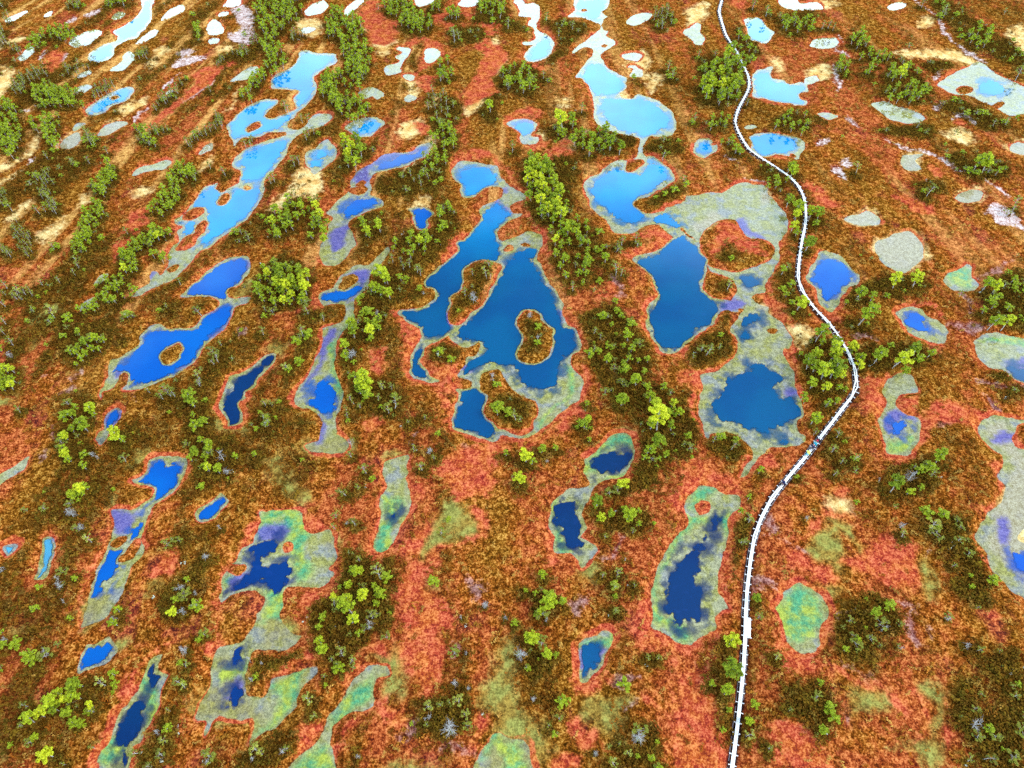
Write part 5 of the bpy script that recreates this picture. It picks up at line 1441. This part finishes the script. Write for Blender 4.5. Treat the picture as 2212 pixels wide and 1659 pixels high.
for lane in (-1, 1):
    i = 0 if lane < 0 else 0
    first = True
    while i < len(wpth) - 1:
        n = 2 if (first and lane > 0) else 3
        first = False
        k = min(i + n, len(wpth) - 1)
        da, db = direction(i), direction(k)
        pa = wpth[i] + np.array([da[1], -da[0]]) * lane * 0.112
        pb = wpth[k] + np.array([db[1], -db[0]]) * lane * 0.112
        dd = pb - pa; L = float(np.hypot(*dd)); dd /= L
        c = (pa + pb) / 2
        v, f = box(0, 0, 0, L + 0.03, 0.20, 0.055)
        o = link('plank', mesh_np('plank', v, f, deck_mat), bw, (c[0], c[1], DZ + 0.001 * RNG.random() + 0.004 * (i // 3 % 2)))
        o.rotation_euler = (0, 0, math.atan2(dd[1], dd[0]) + 0.006 * RNG.normal())
        i = k
# old stringers lying in the trench either side
for lane in (-1, 1):
    i = 0
    while i < len(wpth) - 3:
        if RNG.random() < 0.75:
            k = min(i + 3, len(wpth) - 1)
            da, db = direction(i), direction(k)
            pa = wpth[i] + np.array([da[1], -da[0]]) * lane * 0.40; pb = wpth[k] + np.array([db[1], -db[0]]) * lane * 0.40
            dd = pb - pa; L = float(np.hypot(*dd)) * (0.7 + 0.25 * RNG.random()); dd /= np.hypot(*dd); c = (pa + pb) / 2
            v, f = box(0, 0, 0, L, 0.12, 0.06)
            z = height_at(*c) + 0.02
            o = link('sunken_board', mesh_np('sunken_board', v, f, old_mat), bw, (c[0], c[1], z))
            o.rotation_euler = (0, 0, math.atan2(dd[1], dd[0]) + 0.02 * RNG.normal())
        i += 3
# resting platform: two more planks on longer beams, and the two edge boards at the bend
def near(tile, X, Y):
    px, py = ground_at(X + TILE[tile][0], Y + TILE[tile][1]); d = np.hypot(wpth[:, 0] - px, wpth[:, 1] - py); return int(np.argmin(d))
ia, ib = near('I', 402, 690), near('I', 400, 812)
for off in (0.34, 0.55):
    pa, pb = wpth[ia], wpth[ib]; dd = pb - pa; L = np.hypot(*dd); dd = dd / L; nrm = np.array([-dd[1], dd[0]])
    if nrm[0] < 0: nrm = -nrm
    c = (pa + pb) / 2 + nrm * off
    v, f = box(0, 0, 0, L + 0.1, 0.20, 0.055)
    o = link('platform_plank', mesh_np('platform_plank', v, f, deck_mat), bw, (c[0], c[1], DZ + 0.002)); o.rotation_euler = (0, 0, math.atan2(dd[1], dd[0]))
for i in sorted({ia, (ia + ib) // 2, ib}):
    d = direction(i); nrm = np.array([-d[1], d[0]]); nrm = nrm if nrm[0] > 0 else -nrm
    c = wpth[i] + nrm * 0.42 + d * 0.13
    v, f = box(0, 0, 0, 0.78, 0.10, 0.10)
    o = link('platform_beam', mesh_np('platform_beam', v, f, beam_mat), bw, (c[0], c[1], DZ - 0.09)); o.rotation_euler = (0, 0, math.atan2(nrm[1], nrm[0]))
for (X0, Y0, X1, Y1) in ((1000, 545, 1020, 580), (1085, 670, 1100, 700)):
    i, k = near('F', X0, Y0), near('F', X1, Y1); k = max(k, i + 1)
    pa, pb = wpth[i], wpth[k]; dd = pb - pa; L = np.hypot(*dd); dd = dd / L; nrm = np.array([-dd[1], dd[0]]); nrm = nrm if nrm[0] < 0 else -nrm
    c = (pa + pb) / 2 + nrm * 0.50
    v, f = box(0, 0, 0, L + 0.15, 0.10, 0.05)
    o = link('edge_board', mesh_np('edge_board', v, f, beam_mat), bw, (c[0], c[1], DZ + 0.02)); o.rotation_euler = (0, 0, math.atan2(dd[1], dd[0]))

# ------------------------------------------------------------------ trees
def make_pine(seed, mat, pads=12, per=30, size=0.052, sparse=False):
    """unit-height pine: crooked trunk with limbs, needle pads at the limb ends"""
    rg = np.random.default_rng(seed)
    bend = rg.normal(size=2) * 0.05
    tr = [np.array([bend[0] * t * t * 2 + 0.015 * math.sin(7 * t + seed), bend[1] * t * t * 2 + 0.015 * math.cos(6 * t), t * 0.94 - 0.03]) for t in np.linspace(0, 1, 6)]
    parts = [tube(tr, [0.026 - 0.018 * t for t in np.linspace(0, 1, 6)], 5)]
    cs, rs = [], []
    for k in range(pads):
        hgt = 0.48 + 0.50 * (k + 0.5) / pads
        a = k * 2.4 + rg.random() * 0.9
        f = (hgt - 0.48) / 0.52
        reach = 0.27 * math.sin(math.pi * (0.22 + 0.70 * f)) * (0.75 + 0.5 * rg.random())
        if k == pads - 1: reach = 0.02
        i = min(int(hgt / 0.94 * 5), 4); q = (hgt / 0.94 * 5) - i
        root = tr[i] * (1 - min(q, 1)) + tr[i + 1] * min(q, 1)
        end = root + np.array([math.cos(a) * reach, math.sin(a) * reach, 0.05 + 0.05 * rg.random()])
        mid = (root + end) / 2 + np.array([0, 0, -0.01])
        parts.append(tube([root - np.array([0, 0, 0.05]), mid, end], [0.010, 0.008, 0.004], 4 if per > 10 else 3))
        cs.append(end); rs.append((0.085 if sparse else 0.11) * (0.75 + 0.55 * rg.random()))
        if not sparse and reach > 0.15:
            cs.append(root * 0.45 + end * 0.55 + np.array([0, 0, 0.03])); rs.append(0.085 * (0.7 + 0.5 * rg.random()))
    # a couple of dead lower limbs
    for k in range(3):
        a = rg.random() * 6.28; z = 0.2 + 0.18 * rg.random(); r = 0.10 + 0.08 * rg.random()
        parts.append(tube([(0, 0, z), (math.cos(a) * r, math.sin(a) * r, z + 0.03)], [0.008, 0.003], 3))
    T = join(parts)
    Cn = leaf_cloud(rg, cs, rs, per, size, 0.55, 0.5)
    return T, Cn
def make_dead(seed, twiggy=False):
    rg = np.random.default_rng(seed)
    lean = rg.normal(size=2) * 0.12
    tr = [np.array([lean[0] * t + 0.02 * math.sin(8 * t + seed), lean[1] * t + 0.02 * math.cos(7 * t), t * 0.95 - 0.03]) for t in np.linspace(0, 1, 6)]
    trunk = tube(tr, [0.020 - 0.015 * t for t in np.linspace(0, 1, 6)], 5)
    br = []
    for k in range(26 if twiggy else 10):
        t = 0.3 + 0.68 * rg.random(); i = min(int(t * 5), 4); root = tr[i] + (tr[i + 1] - tr[i]) * (t * 5 - i)
        a = rg.random() * 6.28; r = (0.30 if twiggy else 0.22) * (0.5 + 0.8 * rg.random()) * (1.15 - 0.5 * t)
        end = root + np.array([math.cos(a) * r, math.sin(a) * r, 0.04 + 0.12 * rg.random()])
        mid = (root + end) / 2 + rg.normal(size=3) * 0.025
        br.append(tube([root, mid, end], [0.008, 0.006, 0.0025], 4))
        for _ in range(4):
            e2 = mid + (end - mid) * rg.random() + rg.normal(size=3) * 0.085
            br.append(tube([mid, e2], [0.005, 0.002], 3))
    return trunk, join(br)
PV = {'g': [], 'o': [], 'd': [], 'df': []}
for s in range(8):
    T, Cn = make_pine(300 + s, needle_mat, 11 + s % 4)
    PV['g'].append((mesh_np('trunk', *T, bark_mat, True), mesh_np('crown', *Cn, needle_mat), T, Cn))
for s in range(6):
    T, Cn = make_pine(400 + s, olive_mat, 8 + s % 3, 22, 0.045, True)
    PV['o'].append((mesh_np('trunk', *T, bark_mat, True), mesh_np('crown', *Cn, olive_mat), T, Cn))
for s in range(6):
    T, B = make_dead(500 + s, s % 2 == 0)
    PV['d'].append((mesh_np('trunk', *T, dead_mat, True), mesh_np('branches', *B, dead_mat, True), T, B))

for ci, cl_ in enumerate(clusters):
    if cl_['n'] > 12:
        L = sorted([t for t in trees if t['c'] == ci], key=lambda t: -t['y'])
        m = -(-len(L) // 3)
        for j, t in enumerate(L): t['third'] = j // m
        for q in range(3):
            for j, t in enumerate(sorted([t for t in L if t['third'] == q], key=lambda t: t['x'] / (H * SP + t['y'] * CP))): t['k3'] = min(j, 15)
PL = {'g': [], 'o': []}                     # lighter builds for the low and distant pines
for s in range(6):
    PL['g'].append((None, None) + make_pine(600 + s, needle_mat, 8, 9, 0.085))
    PL['o'].append((None, None) + make_pine(700 + s, olive_mat, 8, 9, 0.070, True))
live = sorted([t for t in trees if t['kind'] != 'd'], key=lambda t: -t['px'] * (1.0 if t['y'] < 150 else 0.93))
single = set(id(t) for t in live[:300])
ORD = ['first', 'second', 'third', 'fourth', 'fifth', 'sixth', 'seventh', 'eighth', 'ninth', 'tenth', 'eleventh', 'twelfth', 'thirteenth', 'fourteenth', 'fifteenth', 'sixteenth']
NUMW = ['zero', 'one', 'two', 'three', 'four', 'five', 'six', 'seven', 'eight', 'nine', 'ten', 'eleven', 'twelve']
LOOK = {'g': ('green pine', 'green pines'), 'o': ('pale dwarf pine', 'pale dwarf pines'), 'd': ('dead pine', 'dead pines')}
rest_T, rest_C = [], {'g': [], 'o': []}
tr_rg = np.random.default_rng(5)
for t in trees:
    cl_ = clusters[t['c']]; kd = t['kind']
    z = max(height_at(t['x'], t['y']), 0.0)
    var = PV[kd][tr_rg.integers(len(PV[kd]))]
    rz = tr_rg.random() * 6.28; ll = tr_rg.normal(size=2) * (0.06 if kd != 'd' else 0.12)
    sxy = t['w'] / 0.60 if kd != 'd' else t['w'] / 0.62
    sxy = min(sxy, t['h'] * 1.35)
    if kd == 'd' or id(t) in single:
        nm = 'pine_tree' if kd != 'd' else 'dead_tree'
        e = link(nm, None, loc=(t['x'], t['y'], z - 0.03)); e.empty_display_size = 0.3
        e.rotation_euler = (ll[0], ll[1], rz); e.scale = (sxy, sxy, t['h'])
        one, many = LOOK[kd]; n = cl_['n']; wh = cl_['where']
        if n == 1: lab = f"{one} {wh}"
        elif n <= 12: lab = f"{ORD[t['k']]} {one} from left {wh}"
        else:
            part = ('far', 'middle', 'near')[t['third']]
            lab = f"{ORD[t['k3']]} {one} from left, {part} third, {wh}"
        tag(e, lab, 'pine tree' if kd != 'd' else 'dead tree', f"{many} {wh}" if n > 1 else None)
        link('trunk', var[0], e); link('crown' if kd != 'd' else 'branches', var[1], e)
    else:
        var = PL[kd][tr_rg.integers(6)]
        ca_, sa_ = math.cos(rz), math.sin(rz)
        M = np.array([[ca_, -sa_, 0], [sa_, ca_, 0], [0, 0, 1]]) @ np.diag([sxy, sxy, t['h']])
        off = np.array([t['x'], t['y'], z - 0.03])
        rest_T.append((var[2][0] @ M.T + off, var[2][1]))
        rest_C[kd].append((var[3][0] @ M.T + off, var[3][1]))
# the many low young pines on the ridges
pe = cell * np.clip(m_heath + 0.35 * m_ridge, 0, 1) ** 1.5 * sstep(0.8, 2.0, psd) * (m_tr < 0.05) * (wd > 1.2)
pe = pe / pe.sum()
for i in RNG.choice(len(x), 1700, p=pe):
    kd = 'g' if RNG.random() < 0.5 else 'o'; var = PL[kd][RNG.integers(6)]
    hgt = 0.7 + 1.5 * RNG.random() ** 1.6; sxy = hgt * (0.55 + 0.35 * RNG.random()) / 0.6; rz = RNG.random() * 6.28
    M = np.array([[math.cos(rz), -math.sin(rz), 0], [math.sin(rz), math.cos(rz), 0], [0, 0, 1]]) @ np.diag([sxy, sxy, hgt])
    off = np.array([x[i], y[i], GZ[i] - 0.03 - 0.25 * hgt])
    rest_T.append((var[2][0] @ M.T + off, var[2][1])); rest_C[kd].append((var[3][0] @ M.T + off, var[3][1]))
fo = tag(link('pine_thicket', None), 'low young pines and distant thickets along the dark ridges', 'pines', kind='stuff')
link('trunks', mesh_np('trunks', *join(rest_T), bark_mat, True), fo)['kind'] = 'stuff'
for kd, mt in (('g', needle_mat), ('o', olive_mat)):
    link('crowns', mesh_np('crowns', *join(rest_C[kd]), mt), fo)['kind'] = 'stuff'
print('TREES', len(trees), 'live', len(live), 'single', len(single), 'beams', len(wpth))
# ------------------------------------------------------------------ walkers on the boardwalk
def plain(name, c, rough=0.7):
    m = NT(name); n = m.noise(9.0, 3, 0.6)
    return m.done(m.principled(m.mix(m.math('MULTIPLY', n, 0.5), c, tuple(q * 0.6 for q in c)), rough, 0.2))
SKIN = plain('skin', (0.55, 0.30, 0.22)); HAIR = plain('hair', (0.06, 0.035, 0.02)); SHOE = plain('boot_leather', (0.03, 0.025, 0.02))
def skin_obj(name, V, E, mat, parent=None, sub=1):
    """limb skeleton with a radius per joint, grown into one tapering surface"""
    me = bpy.data.meshes.new(name); me.from_pydata([v[:3] for v in V], E, []); me.materials.append(mat)
    o = link(name, me, parent)
    md = o.modifiers.new('skin', 'SKIN'); md.use_smooth_shade = True
    for d, v in zip(me.skin_vertices[0].data, V):
        d.radius = (v[3], v[4] if len(v) > 4 else v[3])
    me.skin_vertices[0].data[0].use_root = True
    s = o.modifiers.new('sub', 'SUBSURF'); s.levels = sub; s.render_levels = sub
    return o
def person(loc, rz, h, label, jacket, trousers, hat=None, stride=0.16, pack=None, bend=0.0, bag=None):
    k = h / 1.75; b = bend
    # the body: pelvis, spine, neck, skull, arms and legs in mid-stride (walks towards +Y)
    P = dict(pelvis=(0, 0, 0.95, 0.125, 0.10), waist=(0, 0.01 + b * .2, 1.10, 0.115, 0.09), chest=(0, 0.02 + b * .6, 1.32, 0.145, 0.10), neckb=(0, 0.02 + b, 1.47, 0.055), neck=(0, 0.035 + b * 1.1, 1.53, 0.048), skull=(0, 0.05 + b * 1.2, 1.64, 0.085, 0.098), crown=(0, 0.04 + b * 1.2, 1.71, 0.06))
    for s, n in ((-1, 'l'), (1, 'r')):
        f = stride * s
        P.update({n + 'hip': (s * .09, f * .1, 0.90, 0.088), n + 'knee': (s * .10, f * .85 + .03, 0.50, 0.058), n + 'calf': (s * .10, f * .9 - .02, 0.34, 0.052), n + 'ankle': (s * .10, f - .03 * s, 0.09, 0.036), n + 'toe': (s * .115, f + .15 - .03 * s, 0.04, 0.034),
                  n + 'sho': (s * .185, 0.02 + b * .8, 1.42, 0.062), n + 'elb': (s * .24, -f * .5 + b * .4, 1.16, 0.042), n + 'wri': (s * .25, -f * 1.1 + .10 + b * .3, 0.94, 0.028), n + 'palm': (s * .248, -f * 1.2 + .12 + b * .3, 0.885, 0.034, 0.018)})
    names = list(P); ix = {n: i for i, n in enumerate(names)}
    V = [tuple(q * k for q in P[n]) for n in names]
    E = [('pelvis', 'waist'), ('waist', 'chest'), ('chest', 'neckb'), ('neckb', 'neck'), ('neck', 'skull'), ('skull', 'crown')]
    for n in 'lr': E += [('pelvis', n + 'hip'), (n + 'hip', n + 'knee'), (n + 'knee', n + 'calf'), (n + 'calf', n + 'ankle'), (n + 'ankle', n + 'toe'), ('chest', n + 'sho'), (n + 'sho', n + 'elb'), (n + 'elb', n + 'wri'), (n + 'wri', n + 'palm')]
    E = [(ix[a], ix[c]) for a, c in E]
    # five curled fingers on each hand
    for s, n in ((-1, 'l'), (1, 'r')):
        pr = np.array(P[n + 'palm'][:3])
        for q, (dy, ln) in enumerate(((0.028, 0.070), (0.010, 0.078), (-0.008, 0.072), (-0.024, 0.056))):
            a = pr + (0, dy, -0.030); m = a + (-s * .004, 0.004, -ln * .55); e = a + (-s * .022, 0.006, -ln)
            i0 = len(V); V += [tuple(np.array([*a, .0095]) * k), tuple(np.array([*m, .0085]) * k), tuple(np.array([*e, .0075]) * k)]
            E += [(ix[n + 'palm'], i0), (i0, i0 + 1), (i0 + 1, i0 + 2)]
        a = pr + (-s * .012, 0.036, -0.004); m = a + (-s * .012, 0.018, -0.022); e = a + (-s * .016, 0.022, -0.046)
        i0 = len(V); V += [tuple(np.array([*a, .011]) * k), tuple(np.array([*m, .010]) * k), tuple(np.array([*e, .008]) * k)]
        E += [(ix[n + 'palm'], i0), (i0, i0 + 1), (i0 + 1, i0 + 2)]
    body = skin_obj('person', V, E, SKIN)
    body.location = loc; body.rotation_euler = (0, 0, rz); tag(body, label, 'person', 'walkers on the boardwalk')
    J = lambda n, g_=0.022, up=0.0: tuple(q * k for q in (P[n][0], P[n][1], P[n][2] + up, P[n][3] + g_, (P[n][4] if len(P[n]) > 4 else P[n][3]) + g_))
    jn = ['pelvis', 'waist', 'chest', 'neckb', 'lsho', 'lelb', 'lwri', 'rsho', 'relb', 'rwri']
    skin_obj('jacket', [J(n, 0.03) for n in jn], [(0, 1), (1, 2), (2, 3), (2, 4), (4, 5), (5, 6), (2, 7), (7, 8), (8, 9)], jacket, body)
    tn = ['pelvis', 'lhip', 'lknee', 'lankle', 'rhip', 'rknee', 'rankle']
    skin_obj('trousers', [J(n, 0.018, 0.02 if 'ankle' in n else -0.01) for n in tn], [(0, 1), (1, 2), (2, 3), (0, 4), (4, 5), (5, 6)], trousers, body)
    for n in 'lr': skin_obj('boot', [J(n + 'ankle', 0.016), J(n + 'toe', 0.014)], [(0, 1)], SHOE, body)
    hx, hy, hz = [q * k for q in P['skull'][:3]]
    skin_obj('hair' if not hat else 'hat', [(hx, hy - .012, hz + .055 * k, .104 * k, .112 * k), (hx, hy - .015, hz + .11 * k, .055 * k)], [(0, 1)], hat or HAIR, body)
    # face: brow and nose, eyes, mouth, ears
    skin_obj('nose', [(hx, hy + .085 * k, hz + .005, .012 * k), (hx, hy + .105 * k, hz - .018 * k, .014 * k)], [(0, 1)], SKIN, body)
    for s in (-1, 1):
        skin_obj('eye', [(hx + s * .03 * k, hy + .086 * k, hz + .012 * k, .010 * k), (hx + s * .036 * k, hy + .084 * k, hz + .012 * k, .008 * k)], [(0, 1)], HAIR, body)
        skin_obj('ear', [(hx + s * .083 * k, hy, hz + .012 * k, .014 * k), (hx + s * .086 * k, hy, hz - .02 * k, .010 * k)], [(0, 1)], SKIN, body)
    skin_obj('mouth', [(hx - .018 * k, hy + .088 * k, hz - .045 * k, .007 * k), (hx + .018 * k, hy + .088 * k, hz - .045 * k, .007 * k)], [(0, 1)], plain('lips', (0.4, 0.12, 0.1)), body)
    if pack:
        cy = P['chest'][1] - 0.23
        skin_obj('backpack', [(0, cy * k, 1.05 * k, .15 * k, .10 * k), (0, cy * k, 1.28 * k, .17 * k, .12 * k), (0, (cy + .02) * k, 1.46 * k, .12 * k, .09 * k)], [(0, 1), (1, 2)], pack, body)
    if bag:
        bx, by, bz = P['lpalm'][:3]
        skin_obj('carried_bag', [(bx * k, by * k, (bz - .09) * k, .05 * k, .08 * k), (bx * k, by * k, (bz - .27) * k, .08 * k, .13 * k)], [(0, 1)], bag, body)
    return body
cN = plain('navy_cloth', (0.008, 0.012, 0.06)); cB = plain('black_cloth', (0.010, 0.011, 0.016)); cY = plain('yellow_cloth', (0.80, 0.78, 0.16)); cT = plain('teal_cloth', (0.02, 0.34, 0.46))
cR = plain('red_cloth', (0.55, 0.02, 0.06)); cP = plain('pink_knit', (0.75, 0.33, 0.36)); cG = plain('green_knit', (0.03, 0.42, 0.20)); cW = plain('white_cloth', (0.78, 0.78, 0.78)); cU = plain('blue_knit', (0.02, 0.10, 0.55))
WK = [((632, 1494), 1.80, 'person in dark navy jacket walking alone on the boardwalk with a white bag', cN, cB, cP, None, 0.07, cW, 0.20),
      ((796, 1300), 1.72, 'person in bright yellow jacket and teal trousers, last in the walking group', cY, cT, cW, None, 0.03, None, 0.14),
      ((826, 1262), 1.60, 'person in navy jacket and pink hat behind the yellow jacket', cN, cB, cP, None, 0.02, None, 0.12),
      ((842, 1243), 1.62, 'person in teal jacket and green hat in the middle of the group', cT, cN, cG, None, 0.02, None, 0.15),
      ((857, 1224), 1.84, 'person in dark clothes and blue cap with a red backpack leading the group', cB, cN, cU, cR, 0.05, None, 0.17)]
for (fx, fy), ph, lab, ja, tr_, ha, pk, bd, bg, sd in WK:
    px, py = ground_at(fx + TILE['F'][0], fy + TILE['F'][1], DZ)
    i = int(np.argmin(np.hypot(wpth[:, 0] - px, wpth[:, 1] - py))); d = direction(i)
    q = np.dot(np.array([px, py]) - wpth[i], d); c = wpth[i] + d * q
    d = -d if d[1] < 0 else d                                # they walk away from the camera
    person((c[0], c[1], DZ + 0.028), math.atan2(-d[0], d[1]), ph, lab, ja, tr_, ha, sd, pk, bd, bg)

# ------------------------------------------------------------------ pale reindeer-lichen cushions dotted over the heath
lm = NT('reindeer_lichen'); lmat = lm.done(lm.principled(lm.ramp(lm.noise(12, 3, 0.6), [(0.3, (0.30, 0.30, 0.22)), (0.7, (0.60, 0.60, 0.50))]), 0.9, 0.1))
pr_ = cell * m_heath * sstep(0.4, 1.2, psd) / np.maximum(rows_d[np.arange(len(x)) // C_] / 90, 0.5) ** 2
pl = RNG.choice(len(x), 90, p=pr_ / pr_.sum()); L_ = []
for i in pl:
    n = int(RNG.integers(1, 4)); cs = [np.array([x[i], y[i], GZ[i] + 0.12]) + np.array([*(RNG.normal(size=2) * 0.22), 0.05]) for _ in range(n)]
    L_.append(leaf_cloud(RNG, cs, [0.10 + 0.08 * RNG.random()] * n, 22, 0.06, 0.8, 0.4))
tag(link('lichen_cushions', mesh_np('lichen_cushions', *join(L_), lmat)), 'small white lichen cushions dotted over the dark heath', 'lichen', kind='stuff')

LONG = []
for o in COL.objects:
    if o.parent is None and 'label' in o and len(o['label'].split()) > 16: LONG.append(o['label'])
if LONG: raise SystemExit('LONG ' + ' ; '.join(sorted(set(' '.join(l.split()[2:]) for l in LONG))))
